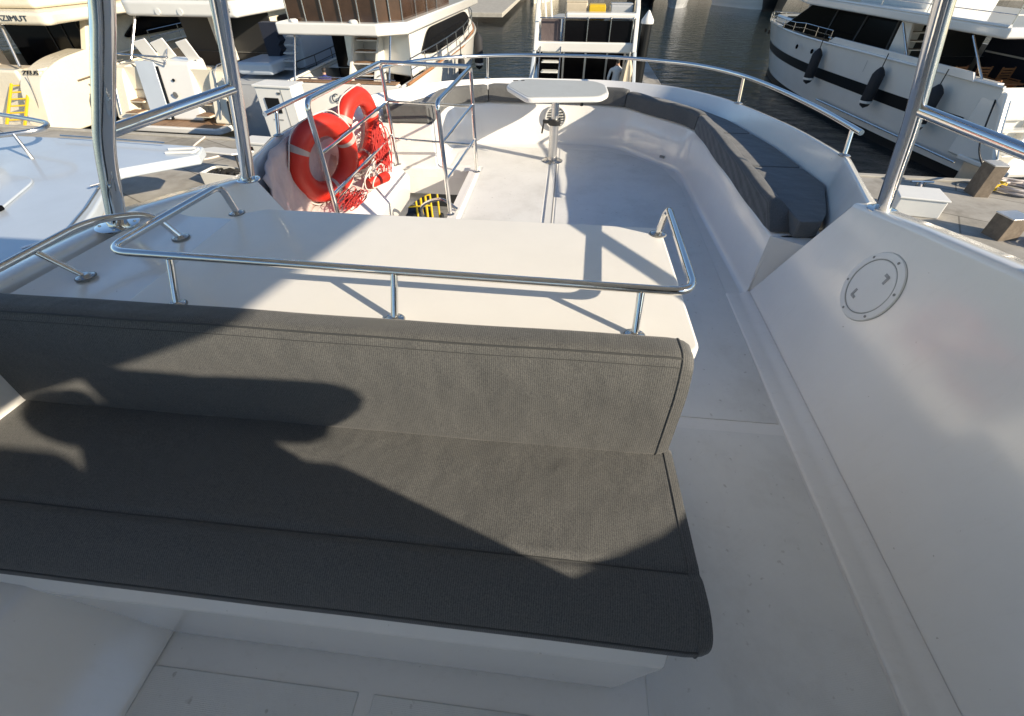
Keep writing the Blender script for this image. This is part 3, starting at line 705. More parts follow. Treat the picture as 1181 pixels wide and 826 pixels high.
cl = MB(); cl.lathe([(.0, .34), (.058, .34), (.06, .345), (.06, .385), (.055, .392), (.0, .392)], n=20); cl.rbox((-.075, -.02, .37), (.07, .03, .03)); cl.tube([(-.1, -.03, .36), (-.115, -.04, .27)], .009, 8)
cl.build('clamp_collar', M['blackp'], tb, bevel=.003)
br = MB(); br.box(-.10, .10, -.07, .07, .585, .611); br.rbox((.17, -.05, .585), (.14, .03, .03)); br.tube([(.24, -.1, .60), (.24, -.1, .53)], .016, 8)
br.build('top_bracket', M['blackp'], tb, bevel=.004)
tk = MB(); tk.box(-.10, -.04, 1.75, 4.60, .001, .010); tko = tk.build('table_track', M['whitep'], yacht, bevel=.003); 
tk2 = MB(); tk2.box(-.045, -.037, 1.75, 4.60, .001, .0115); tk2.build('track_seam', M['seam'], tko)

# ------------------------------------------------------------------ lifebuoys, cords, canvas
def buoy(label, c, ax, lean, R0=.285, r=.062):
    b = thing('lifebuoy', label, 'lifebuoy', c, 0, 'orange lifebuoys stowed by the stair railing')
    ux = Vector((ax[0], ax[1], 0)).normalized(); uz = Vector((0, 0, 1)); n = ux.cross(uz)
    m = Matrix(((ux.x, uz.x, n.x, 0), (ux.y, uz.y, n.y, 0), (ux.z, uz.z, n.z, 0), (0, 0, 0, 1)))
    m = Matrix.Rotation(lean, 4, ux) @ m
    MB().torus(R0, r, m, 64, 18, .86).build('ring', M['orange'], b, sharp=80)
    for a in (.35, 2.6, 4.9):
        MB().torus(R0, r * 1.025, m, 5, 18, .875, a - .075, a + .075).build('reflective_band', M['refl'], b, sharp=60)
    # grab line
    pts = []
    for k in range(64):
        a = 2 * math.pi * k / 64; q = R0 + r + .004 + .012 * abs(math.sin(2 * (a - .35 - .0)))
        pts.append(m @ Vector((q * math.cos(a), q * math.sin(a), .02 * math.sin(a * 5))))
    MB().tube(pts, .005, 6, closed=True).build('grab_line', M['rope_w'], b)
    return b
buoy('nearer orange lifebuoy leaning by the stair railing, with pale reflective bands', (-1.745, 3.25, .44), (.40, .92), R(8), .238, .076)
buoy('farther orange lifebuoy beside the white and red cords, nearer the aft seat', (-1.70, 3.86, .475), (.12, .99), R(6), .245, .07)
random.seed(3)
def tangle(c, s, n, r, seed):
    """cord gathered in drifting, overlapping loops"""
    random.seed(seed); pts = []
    ph = [random.random() * 6.3 for _ in range(6)]
    for k in range(n * 5):
        a = k * .95; w = k / (n * 5)
        e = .65 + .35 * math.sin(a * .173 + ph[0])
        pts.append(Vector(c) + Vector((s[0] * 1.6 * (math.sin(a * .37 + ph[1]) * .5 + .5 * math.sin(a * .11 + ph[2])),
            s[1] * 1.5 * e * math.cos(a + ph[3]) + s[1] * .5 * math.sin(a * .21 + ph[4]), s[2] * 1.5 * (e * math.sin(a + ph[3]) * .75 + .6 + .35 * math.sin(a * .09 + ph[5])))))
    return MB().tube(spline(pts, 5), r, 5)
tag(tangle((-1.535, 3.86, .17), (.018, .09, .15), 70, .0032, 5).build('red_cord', M['rope_r'], None), 'tangle of thin red cord hanging in front of the farther lifebuoy', 'cord')
tag(tangle((-1.535, 3.62, .14), (.02, .15, .08), 9, .0055, 9).build('white_rope', M['rope_w'], None), 'loose white rope trailing down from the farther lifebuoy', 'rope')
tag(tangle((-1.56, 3.16, .16), (.05, .10, .03), 40, .003, 11).build('red_cord', M['rope_r'], None), 'heap of red cord below the nearer lifebuoy', 'cord')
# red rescue-light tube
rt = thing('rescue_light', 'small red tube light with white cap lying at the foot of the farther lifebuoy', 'rescue light', (-1.50, 3.62, .165))
MB().lathe([(0, -.13), (.035, -.13), (.042, -.11), (.042, .07), (.03, .09), (0, .09)], n=16, axis='X').xf(Matrix.Rotation(R(62), 4, 'Z')).build('tube_body', M['orange'], rt)
MB().lathe([(0, .085), (.028, .085), (.026, .12), (0, .125)], n=14, axis='X').xf(Matrix.Rotation(R(62), 4, 'Z')).build('cap', M['whitep'], rt)
# pale canvas dodger hanging on the inside of the port coaming
cv = MB(); rows = []
random.seed(8)
for i in range(26):
    s = i / 25; y = 2.32 + s * 1.95
    xt = -1.64 - .235 * math.sin(min(1, s * 2.6) * math.pi / 2) + .10 * max(0, s - .7)
    row = []
    for k in range(9):
        u = k / 8; row.append((xt + .010 * math.sin(i * 1.9 + k * .4) + .015 * u + .008 * math.sin(i * .9 + k), y + .02 * math.sin(k * 2), .655 - .02 * s - .52 * u))
    rows.append(row)
cv.loft(rows, False, False); co = cv.build('canvas_cover', M['canvas'], None, sharp=80)
sm = co.modifiers.new('s', 'SOLIDIFY'); sm.thickness = .008; tag(co, 'pale pinkish canvas sheet hung behind the orange lifebuoys', 'canvas')

# yellow tubular hand trolley down in the cockpit
yt = thing('hand_trolley', 'yellow tubular hand trolley seen through the stair opening on the cockpit sole', 'hand trolley', (-2.35, 6.9, -2.0), R(15))
fr = MB()
for x in (-.24, .02, .26):
    fr.tube([(x, 0, .05), (x, .05, .62 if x < .2 else .55)], .017, 8)
fr.tube(fillet([(.10, .03, .0), (.10, .05, .95), (.18, .05, .95), (.18, .03, 0)], .04, 5), .02, 8)
for z in (.18, .42, .60): fr.tube([(-.24, .03, z), (.26, .03, z)], .014, 8)
fr.tube(fillet([(.26, .05, .3), (.26, .05, .72), (.38, .05, .72), (.38, .05, .1)], .05, 5), .016, 8)
fr.build('frame', M['yellow'], yt)
for x in (-.3, .42):
    MB().torus(.10, .035, Matrix.Translation((x, .05, .13)) @ Matrix.Rotation(R(90), 4, 'Y'), 20, 8).build('wheel', M['blackp'], yt)
MB().rbox((0, .2, .2), (.5, .35, .25), (0, 0, .1)).build('load_bag', M['navy'], yt, bevel=.06, seg=3)

# ------------------------------------------------------------------ people
def person(label, loc, rz, pose, shirt, group=None):
    p = thing('person', label, 'person', loc, rz, group)
    if pose == 'pilot':       # seated, facing local +x, near elbow raised back, limbs shaped to cast the bench shadow
        J = [((0, 0, .52), (.17, .17)), ((0, 0, .74), (.17, .18)), ((0, 0, 1.0), (.19, .19)), ((-.01, 0, 1.17), (.13, .13)), ((.03, 0, 1.24), (.07, .07)),
             ((.06, 0, 1.33), (.10, .10)), ((.06, 0, 1.40), (.085, .085)),
             ((-.06, .16, 1.31), .115), ((-.295, .19, 1.085), .115), ((-.33, .10, 1.05), .085), ((-.345, .02, 1.04), .055),
             ((.04, -.22, 1.04), .065), ((.16, -.27, .80), .05), ((.38, -.15, .80), .04), ((.44, -.12, .80), .035),
             ((.12, .10, .55), .10), ((.46, .12, .54), .065), ((.46, .12, .10), .045), ((.58, .12, .04), .035),
             ((.12, -.10, .55), .10), ((.46, -.12, .54), .065), ((.46, -.12, .10), .045), ((.58, -.12, .04), .035)]
        E_ = [(0, 1), (1, 2), (2, 3), (3, 4), (4, 5), (5, 6), (3, 7), (7, 8), (8, 9), (9, 10), (2, 11), (11, 12), (12, 13), (13, 14), (0, 15), (15, 16), (16, 17), (17, 18), (0, 19), (19, 20), (20, 21), (21, 22)]
    elif pose == 'stand_arm':   # stands facing -x, near arm raised
        J = [((0, 0, .98), (.26, .26)), ((0, 0, 1.18), (.24, .24)), ((0, 0, 1.40), (.2, .2)), ((0, 0, 1.50), (.12, .12)), ((0, -.02, 1.57), (.065, .065)),
             ((0, -.04, 1.67), (.10, .10)), ((0, 0, 1.76), (.065, .075)),
             ((0, .20, 1.50), .085), ((.0, .42, 1.43), .075), ((-.05, .44, 1.42), .06), ((-.10, .46, 1.42), .055),
             ((0, -.20, 1.42), .062), ((0, -.27, 1.14), .046), ((-.05, -.25, .88), .035), ((-.06, -.25, .79), .035),
             ((0, .10, .90), .10), ((0, .11, .50), .065), ((.02, .11, .10), .045), ((-.14, .12, .04), .035),
             ((0, -.10, .90), .10), ((0, -.11, .50), .065), ((.02, -.11, .10), .045), ((-.14, -.12, .04), .035)]
        E_ = [(0, 1), (1, 2), (2, 3), (3, 4), (4, 5), (5, 6), (2, 7), (7, 8), (8, 9), (9, 10), (2, 11), (11, 12), (12, 13), (13, 14), (0, 15), (15, 16), (16, 17), (17, 18), (0, 19), (19, 20), (20, 21), (21, 22)]
    elif pose == 'back':      # stands with the back to us, facing +y
        J = [((0, 0, .98), (.16, .11)), ((0, 0, 1.18), (.15, .10)), ((0, 0, 1.38), (.19, .11)), ((0, 0, 1.47), (.09, .07)), ((0, 0, 1.55), (.052, .052)),
             ((0, .01, 1.65), (.08, .09)), ((0, .01, 1.74), (.06, .07)),
             ((.21, 0, 1.40), .06), ((.27, -.02, 1.14), .045), ((.26, .10, .92), .034), ((.25, .14, .85), .032),
             ((-.21, 0, 1.40), .06), ((-.28, -.02, 1.14), .045), ((-.24, .12, .95), .034), ((-.22, .17, .88), .032),
             ((.10, 0, .90), .10), ((.11, 0, .50), .065), ((.11, -.02, .10), .045), ((.12, .12, .04), .035),
             ((-.10, 0, .90), .10), ((-.11, 0, .50), .065), ((-.11, -.02, .10), .045), ((-.12, .12, .04), .035)]
        E_ = [(0, 1), (1, 2), (2, 3), (3, 4), (4, 5), (5, 6), (2, 7), (7, 8), (8, 9), (9, 10), (2, 11), (11, 12), (12, 13), (13, 14), (0, 15), (15, 16), (16, 17), (17, 18), (0, 19), (19, 20), (20, 21), (21, 22)]
    else:                     # seated, facing +x
        J = [((0, 0, .50), (.15, .12)), ((-.02, 0, .70), (.13, .11)), ((.03, 0, .92), (.12, .18)), ((.05, 0, 1.01), (.07, .09)), ((.07, 0, 1.08), (.05, .05)),
             ((.09, 0, 1.18), (.09, .08)), ((.09, 0, 1.26), (.07, .06)),
             ((.04, .20, .95), .058), ((.12, .25, .70), .044), ((.33, .18, .62), .034), ((.40, .15, .61), .032),
             ((.04, -.20, .95), .058), ((.12, -.25, .70), .044), ((.33, -.18, .62), .034), ((.40, -.15, .61), .032),
             ((.12, .10, .50), .095), ((.46, .12, .50), .062), ((.46, .12, .08), .042), ((.58, .12, .04), .035),
             ((.12, -.10, .50), .095), ((.46, -.12, .50), .062), ((.46, -.12, .08), .042), ((.58, -.12, .04), .035)]
        E_ = [(0, 1), (1, 2), (2, 3), (3, 4), (4, 5), (5, 6), (2, 7), (7, 8), (8, 9), (9, 10), (2, 11), (11, 12), (12, 13), (13, 14), (0, 15), (15, 16), (16, 17), (17, 18), (0, 19), (19, 20), (20, 21), (21, 22)]
    body = skin_body(J, E_, 'body', M['skin'], p)
    me = body.data; me.materials.append(M[shirt]); me.materials.append(M['trous']); me.materials.append(M['hair'])
    hz = J[0][0][2]; sh = J[3][0][2] + .02; hd = Vector(J[5][0])
    for f in me.polygons:
        c = f.center
        if c.z > sh:
            back_ = {'back': (c.y < hd.y + .02), 'stand_arm': (c.x > hd.x - .01)}.get(pose, c.x < hd.x + .01)
            if c.z > hd.z + .05 or (back_ and c.z > hd.z - .06): f.material_index = 3
            elif c.z > sh + .03 and abs(c.x - hd.x) < .14 and abs(c.y - hd.y) < .14: f.material_index = 0
            else: f.material_index = 1 if min((Vector(J[k][0]) - c).length for k in (9, 10)) > .1 else 0
        elif min((Vector(J[k][0]) - c).length for k in (9, 10, 13, 14)) < .09: f.material_index = 0
        elif c.z < hz - .04 or (pose in ('sit', 'pilot') and c.z < hz + .08 and c.x > .1): f.material_index = 2
        else: f.material_index = 1
    return p
hs_ = thing('shade_chair', 'unseen charcoal captain chair added to cast shade on the helm bench', 'seat', (1.0, -.105, .04))  # unseen chair, added so its raked back shapes the diagonal bench shadow
MB().box(-.26, .26, -.56, -.03, -.05, .66).build('plinth', M['gel'], hs_, bevel=.02)
MB().box(-.30, .30, -.58, -.02, .66, .80).build('seat_cushion', M['fab'], hs_, bevel=.04, seg=3)
MB().extrude([(-.28, .065, .74), (-.28, -.045, 1.28), (-.28, -.13, 1.28), (-.28, -.05, .74)], (.56, 0, 0)).build('backrest', M['fab'], hs_, bevel=.02, seg=3)
MB().extrude([(-.16, -.03, 1.24), (-.16, -.05, 1.62), (-.16, -.12, 1.64), (-.16, -.12, 1.24)], (.32, 0, 0)).build('headrest', M['fab'], hs_, bevel=.03, seg=3)  # made tall to close a lit gap on the bench backrest
for x in (-.31, .31): MB().box(x - .03, x + .03, -.50, -.04, .96, 1.02).build('armrest', M['blackp'], hs_, bevel=.01)
person('unseen person added to shade the helm bench, sitting in the captain chair with one elbow back', (1.0, -.33, .31), R(-90), 'pilot', 'shirt')  # out-of-view figure added for its silhouette in the bench shadow

hc_ = thing('shade_helm', 'unseen white helm station added to keep sun off the bench, with a dark dash and steering wheel', 'helm station', (0, 0, 0))  # unseen helm added as a sun blocker for the bench's left side
MB().loft([[(.55, y, 0), (1.2, y, 0), (1.45, y, 1.0), (1.45, y, z), (.55, y, z)] for y, z in ((-2.2, 1.30), (-1.5, 1.25), (-.70, 1.46))]).build('console_moulding', M['gel'], hc_, bevel=.03)
MB().box(.55, 1.45, -.80, -.77, 1.46, 1.80).build('windscreen', M['glass'], hc_, bevel=.004)
MB().box(.53, 1.47, -2.3, -.66, 1.30, 1.80).build('shade_cover', M['navy'], hc_, bevel=.05)  # unseen block added to stop sun passing beside the seated figure
MB().rbox((1.0, -.69, 1.25), (.6, .03, .3)).build('instrument_dash', M['blackp'], hc_, bevel=.01)
MB().torus(.19, .015, Matrix.Translation((1.0, -.60, 1.05)) @ Matrix.Rotation(R(75), 4, 'X'), 32, 8).build('steering_wheel', M['steel'], hc_)
MB().tube([(1.0, -.72, 1.05), (1.0, -.60, 1.05)], .03, 8).build('wheel_hub', M['steel'], hc_)

# ================================================================== WATER, QUAY
wm = MB(); wm.add([(-1500, -900, WATER), (1500, -900, WATER), (1500, 2500, WATER), (-1500, 2500, WATER)], [(0, 1, 2, 3)])
tag(wm.build('water', M['water'], None), 'dark rippled harbour water', 'water', kind='structure')
q = MB(); q.prism([(-60, 8.6), (60, 8.6), (60, 11.3), (-60, 18.3)], QUAY - .5, QUAY); qo = q.build('quay', M['conc'], None, bevel=.03); tag(qo, 'grey concrete quay behind the boat', 'quay', kind='structure')
q = MB(); q.prism([(-60, 18.303), (60, 11.303), (60, 11.52), (-60, 18.52)], QUAY - .42, QUAY + .05); tag(q.build('quay_edge', M['concedge'], None, bevel=.03), 'pale concrete edge of the quay', 'quay', kind='structure')
q = MB(); q.box(3.35, 4.75, 15.36, 33, QUAY - .45, QUAY - .1); tag(q.build('finger_pontoon', M['conc'], None, bevel=.03), 'narrow concrete finger pontoon beside the centre yacht', 'pontoon', kind='structure')

# ================================================================== BACKGROUND BOATS
def hullmesh(L, B, zs, zb, zwl=HWL, bowpow=2.2, full=.5, flare=.86, n=26, rake=1.2, cap=.0):
    """local: y from 0 (stern) to L (bow), returns ring function (side points) ; zs sheer at stern, zb at bow"""
    def half(t, low=False):
        b = B / 2 * (1 if t < full else (1 - ((t - full) / (1 - full)) ** bowpow))
        return b * (.93 + .07 * min(1, t / .2))
    st = []
    for i in range(n + 1):
        t = i / n; w = half(t); z = zs + (zb - zs) * t ** 1.5
        yl = L * t
        ylow = yl if t < .6 else yl - rake * ((t - .6) / .4) ** 2
        wl = w * flare * (1 - .25 * t * t)
        st.append((t, yl, ylow, w, wl, z))
    return st
def make_hull(par, L, B, zs, zb, mats, stripe=None, boot=True, zwl=HWL, rake=1.2, full=.5, bowpow=2.2, deckdrop=.12, deckmat='hullw', tr=0., dfrom=0.):
    st = hullmesh(L, B, zs, zb, zwl, rake=rake, full=full, bowpow=bowpow)
    def sec(s, x, z):  # width at height z
        t, yl, ylow, w, wl, zt = s; u = (z - zwl) / (zt - zwl); return wl + (w - wl) * u ** .8, ylow + (yl - ylow) * u
    def ring(s, zlist, off=0):
        out = []
        t, yl, ylow, w, wl, zt = s
        for u in zlist:
            z = zwl + (zt - zwl) * u if u >= 0 else zwl + u
            ww, yy = sec(s, 0, max(z, zwl)); out.append((ww + off, yy - (tr * (1 - max(0, u)) * -1 if t == 0 else 0), z))
        return out
    us = [-.5, 0, .12, .3, .5, .7, .85, 1]
    mb = MB(); rings = []
    for s in st:
        r = ring(s, us); rings.append([(-x, y, z) for x, y, z in r[::-1]] + [(x, y, z) for x, y, z in r])
    mb.loft(rings, False, False)
    n = len(rings[0]); mb.f.append(tuple(range(n))); mb.m.append(0)
    mb.build('hull', M[mats], par, sharp=40)
    # deck
    dk = MB(); dr = [[(-s[3] + .06, s[1] - .02, s[5] - deckdrop), (s[3] - .06, s[1] - .02, s[5] - deckdrop)] if s[3] > .1 else [(-.02, s[1] - .15, s[5] - deckdrop), (.02, s[1] - .15, s[5] - deckdrop)] for s in st if s[1] >= dfrom]
    dk.loft(dr, False, False); dk.build('side_deck', M[deckmat], par)
    # rub rail / gunwale
    for sg in (-1, 1):
        MB().tube([(sg * (s[3] + .01), s[1], s[5]) for s in st], .05, 6).build('gunwale', M[mats], par)
    if boot:
        b = MB()
        for sg in (-1, 1):
            b.loft([[(sg * (ring(s, [u])[0][0] + .012), ring(s, [u])[0][1] + .01, ring(s, [u])[0][2]) for u in (-.45, -.1, .015)] for s in st], False, False)
        b.build('boot_stripe', M['boot'], par)
    if stripe:
        u0, u1, m_ = stripe
        for sg in (-1, 1):
            b = MB(); b.loft([[(sg * (ring(s, [u])[0][0] + .02), ring(s, [u])[0][1], ring(s, [u])[0][2]) for u in (u0, (u0 + u1) / 2, u1)] for s in st[1:-1]], False, False)
            b.build('hull_stripe', M[m_], par)
    return st
def poly_slab(par, name, pts, z0, z1, mt, bev=.05, top=None):
    m = MB().prism(pts, z0, z1); return m.build(name, M[mt], par, bevel=bev, seg=3)
def taper(par, name, p0, z0, p1, z1, mt, bev=.04):
    m = MB().loft([[(x, y, z0) for x, y in p0], [(x, y, z1) for x, y in p1]]); return m.build(name, M[mt], par, bevel=bev, seg=3)
def rect(x0, x1, y0, y1): return [(x0, y0), (x1, y0), (x1, y1), (x0, y1)]
def railing(par, pts, h, r=.02, every=1, mid=1, name='guard_rail', mt='steelb'):
    up = [(x, y, z + h) for x, y, z in pts]
    mb = MB().tube(up, r, 6)
    for k in range(mid): mb.tube([(x, y, z + h * (k + 1) / (mid + 1)) for x, y, z in pts], r * .7, 5)
    for p, q_ in list(zip(pts, up))[::every]: mb.tube([p, q_], r * .9, 5)
    return mb.build(name, M[mt], par)
def stairs(par, x0, x1, y0, y1, z0, z1, n, mt='hullw', tmat='teak', name='staircase'):
    mb = MB()
    for k in range(n):
        a = k / n; za = z0 + (z1 - z0) * (k + 1) / n; mb.box(x0, x1, y0 + (y1 - y0) * a, y0 + (y1 - y0) * (k + 1) / n + .05, za - .05, za)
    o = mb.build(name, M[mt], par, bevel=.01)
    for k in range(n):
        a = k / n; za = z0 + (z1 - z0) * (k + 1) / n
        MB().box(x0 + .04, x1 - .04, y0 + (y1 - y0) * a - .01, y0 + (y1 - y0) * (k + 1) / n, za + .002, za + .02).build('tread', M[tmat], o)
    return o
def fender(par_label, p, L=1.1, r=.17, tilt=(0, 0), grp='fenders'):
    f = thing('fender', par_label, 'fender', p, 0, grp)
    b = MB().lathe([(0, 0), (.05, 0), (r * .7, -.12), (r, -.25), (r, -L * .8), (r * .75, -L * .93), (0, -L)], n=16); b.xf(Matrix.Rotation(tilt[0], 4, 'X') @ Matrix.Rotation(tilt[1], 4, 'Y')); b.build('fender_body', M['fender'], f)
    c = MB().lathe([(0, -L * .80), (r * 1.02, -L * .80), (r * 1.02, -L * .86), (0, -L * .86)], n=16); c.xf(Matrix.Rotation(tilt[0], 4, 'X') @ Matrix.Rotation(tilt[1], 4, 'Y')); c.build('white_band', M['whitep'], f)
    MB().tube([(0, 0, 0), (0, 0, .45)], .02, 5).build('line', M['blackp'], f)
    return f

# ---- starboard neighbour across the water: white yacht with black stripe
E = thing('motor_yacht', 'large white motor yacht on the right with a black hull stripe and hanging black fenders', 'yacht', (15.95, 17.7, 0), R(9.0))
make_hull(E, 20.0, 5.3, -1.62, -1.85, 'hullw', stripe=(.44, .60, 'boot'), rake=1.6, full=.42, bowpow=2.0, dfrom=5.9)
MB().tube([(-2.52, y, HWL + .35) for y in (0, 4, 8.6)], .035, 6).build('rub_rail', M['steelb'], E)
poly_slab(E, 'cockpit_sole', rect(-2.3, 2.3, .2, 7), -2.85, -2.75, 'teak', .01)
taper(E, 'cabin', rect(-1.95, 1.95, 6.4, 15.0), -1.72, rect(-1.75, 1.75, 6.2, 13.0), -.55, 'glass', .05)
for x in (-1.90, 1.90):
    for y in (8.6, 10.8): MB().hexa([(x - .04, y, -1.7), (x + .04, y, -1.7), (x + .04, y + .10, -1.7), (x - .04, y + .10, -1.7)], [(x * .93 - .04, y - .15, -.56), (x * .93 + .04, y - .15, -.56), (x * .93 + .04, y - .05, -.56), (x * .93 - .04, y - .05, -.56)]).build('window_pillar', M['shade'], E)
poly_slab(E, 'foredeck_trunk', [(-1.6, 14.6), (1.6, 14.6), (1.1, 17.4), (-1.1, 17.4)], -1.75, -1.35, 'hullw', .12)
poly_slab(E, 'upper_deck', [(-2.65, .8), (2.65, .8), (2.6, 12), (1.9, 14.2), (-1.9, 14.2), (-2.6, 12)], -.50, -.20, 'hullw', .08)
MB().tube([(-2.6, .9, -.2), (-2.55, 12, -.2)], .06, 6).build('upper_deck_lip', M['hullw'], E)
railing(E, [(x, y, -.32) for x, y in ((-2.5, 12), (-2.5, 9.5), (-2.5, 7), (-2.5, 4.5), (-2.5, 1), (0, .95), (2.5, 1))], .8, .022)
poly_slab(E, 'flybridge_console', rect(-1.5, 1.5, 6, 10), -.32, .8, 'hullw', .2)
poly_slab(E, 'saloon_bulkhead', rect(-2.0, 2.0, 6.25, 6.35), -2.75, -.58, 'shade', .01)
MB().box(2.30, 2.36, .9, 6.3, -2.75, -.60).build('sun_block_panel', M['navy'], E)  # dark panel added to keep sun out of this cockpit
# white wing panel and ladder up to the flybridge
MB().extrude([(-1.95, 6.2, -2.75), (-1.95, 4.9, -2.75), (-1.95, 5.6, -.58), (-1.95, 6.2, -.58)], (.12, 0, 0)).build('wing_panel', M['hullw'], E, bevel=.02)
MB().box(-1.83, -1.05, 6.05, 6.2, -2.75, -.58).build('stair_side', M['hullw'], E, bevel=.02)
stairs(E, -1.80, -1.10, 5.0, 6.0, -2.75, -.62, 8, 'hullw', 'timber')
for x in (-1.05, -1.83): MB().tube([(x, 4.95, -2.0), (x, 5.9, -.55)], .022, 6).build('stair_handrail', M['steelb'], E)
for sx in (-1, 1):
    MB().tube([(sx * 2.45, 4.3, -1.62), (sx * 2.5, 5.4, -.55)], .035, 8).build('deck_strut', M['steelb'], E)
    MB().tube([(sx * 2.42, .9, -1.62), (sx * 2.5, 2.1, -.55)], .035, 8).build('deck_strut', M['steelb'], E)
# raised bulwark on the after half
for sx in (-1, 1):
    MB().extrude([(sx * 2.62, 1.0, -1.66), (sx * 2.64, 9.3, -1.64), (sx * 2.64, 8.9, -1.42), (sx * 2.62, 1.2, -1.42)], (-sx * .10, 0, 0)).build('bulwark', M['hullw'], E, bevel=.02)
railing(E, [(-2.5, 9.4, -1.62), (-2.5, 10.6, -1.61), (-2.45, 11.8, -1.6), (-2.32, 13, -1.68), (-2.1, 14.4, -1.71), (-1.8, 15.7, -1.74), (-1.4, 17, -1.78), (-.95, 18.2, -1.80), (-.45, 19.2, -1.82), (0, 19.8, -1.84), (.45, 19.2, -1.82), (.95, 18.2, -1.80), (1.4, 17, -1.78), (1.8, 15.7, -1.74)], .38, .018)
for y in (10.2, 11.6, 16.8, 17.5):
    MB().lathe([(0, 0), (.10, 0), (.10, .03), (0, .03)], n=14, axis='X').xf(Matrix.Translation((-2.66 if y < 12 else -1.45 - (17.5 - y) * .2, y, -2.15))).build('porthole', M['glass'], E)
# transom, platform and steps
poly_slab(E, 'swim_platform', [(-2.3, -1.7), (2.3, -1.7), (2.5, .1), (-2.5, .1)], -3.75, -3.6, 'hullw', .04)
stairs(E, 1.1, 2.2, -1.0, .7, -3.6, -1.9, 6, 'hullw', 'hullw')
stairs(E, -2.1, -1.1, -1.0, .7, -3.6, -1.9, 6, 'hullw', 'hullw')
MB().hexa([(-1.0, -.4, -3.6), (1.0, -.4, -3.6), (1.0, .2, -3.6), (-1.0, .2, -3.6)], [(-1.0, -.05, -1.8), (1.0, -.05, -1.8), (1.0, .3, -1.8), (-1.0, .3, -1.8)]).build('transom_block', M['hullw'], E, bevel=.08, seg=3)
for sx in (-1, 1):
    MB().extrude([(sx * 2.40, .05, -3.7), (sx * 2.40, -1.15, -3.5), (sx * 2.40, -.55, -2.7), (sx * 2.42, -.15, -1.75), (sx * 2.45, .6, -1.62), (sx * 2.45, .6, -3.7)], (-sx * .22, 0, 0)).build('stern_quarter', M['hullw'], E, bevel=.07, seg=3)
MB().tube(fillet([(-2.3, -1.1, -3.4), (-2.36, -.7, -2.7), (-2.38, -.35, -1.9)], .2), .025, 8).build('stern_handrail', M['steelb'], E)
for sx in (-1, 1): poly_slab(E, 'cabin_bulwark_cap', rect(sx * 2.35 - .12, sx * 2.35 + .12, .3, 6.2), -1.62, -1.56, 'hullw', .02)
def wchair(lab, x, y, rz):
    wc = thing('deck_chair', lab, 'chair', (0, 0, 0), 0, 'wooden deck chairs in the cockpit of the right-hand yacht')
    m = E.matrix_basis.copy(); m = Matrix.Translation(E.location) @ Matrix.Rotation(R(9), 4, 'Z') @ Matrix.Translation((x, y, -2.75)) @ Matrix.Rotation(rz, 4, 'Z')
    wc.matrix_world = m
    for sx in (-.25, .25):
        for sy in (-.22, .22): MB().box(sx - .02, sx + .02, sy - .02, sy + .02, 0, .62 if sy < 0 else 1.0).build('leg', M['wood'], wc)
        MB().box(sx - .03, sx + .03, -.25, .25, .62, .65).build('armrest', M['wood'], wc)
    s = MB()
    for k in range(6): s.box(-.25, .25, -.22 + k * .075, -.17 + k * .075, .42, .44)
    s.build('seat', M['wood'], wc)
    s = MB()
    for k in range(5): s.box(-.25, .25, .20, .225, .55 + k * .09, .61 + k * .09)
    s.build('backrest', M['wood'], wc)
for k, (x, y, rz, lab) in enumerate(((-1.1, 4.1, 0, 'wooden deck chair nearest the yacht stairs, in the right-hand cockpit'), (-.3, 3.9, .1, 'wooden deck chair second from the yacht stairs'), (.5, 3.8, -.1, 'wooden deck chair third from the yacht stairs'), (1.3, 3.6, .05, 'wooden deck chair farthest from the yacht stairs'), (-1.2, 1.9, 3.1, 'wooden deck chair nearest the port bulwark and the stern'), (.2, 1.7, 3.2, 'wooden deck chair in the middle of the stern row'))):
    wchair(lab, x, y, rz)
tt = thing('deck_table', 'low wooden table between the deck chairs in the right-hand cockpit', 'table', (0, 0, 0)); tt.matrix_world = Matrix.Translation(E.location) @ Matrix.Rotation(R(9), 4, 'Z') @ Matrix.Translation((0, 2.9, -2.75))
MB().box(-.9, .9, -.35, .35, .66, .71).build('tabletop', M['wood'], tt)
for x in (-.7, .7): MB().box(x - .05, x + .05, -.25, .25, 0, .66).build('leg', M['wood'], tt)
def onE(x, y, z): return tuple(Matrix.Translation(E.location) @ Matrix.Rotation(R(9), 4, 'Z') @ Vector((x, y, z)))
fender('black fender nearest the bow on the right-hand yacht', onE(-2.88, 9.3, -1.9), 1.45, .22, grp='black fenders along the striped hull')
fender('black fender halfway along the right-hand yacht hull', onE(-2.88, 4.9, -1.9), 1.45, .22, grp='black fenders along the striped hull')
fender('black fender nearest the stern on the right-hand yacht, partly behind the steel pole', onE(-2.86, 1.9, -1.9), 1.5, .24, grp='black fenders along the striped hull')

for y in (9.7, 15.0): MB().tube([(-2.3 + (y > 12) * .5, y - .15, -1.55), (-2.3 + (y > 12) * .5, y + .15, -1.55)], .03, 6).build('cleat', M['steelb'], E)
MB().tube([(-1.0, 9, .8), (-1.1, 8.8, 3.2)], .015, 5).build('antenna', M['whitep'], E)
MB().box(-2.62, -2.615, 6.2, 6.21, -2.3, -1.7).build('hull_seam', M['seam'], E)
for x in (-.9, .6): MB().box(x - .35, x + .35, 15.2, 15.9, -1.36, -1.31).build('deck_hatch', M['glass'], E, bevel=.02)
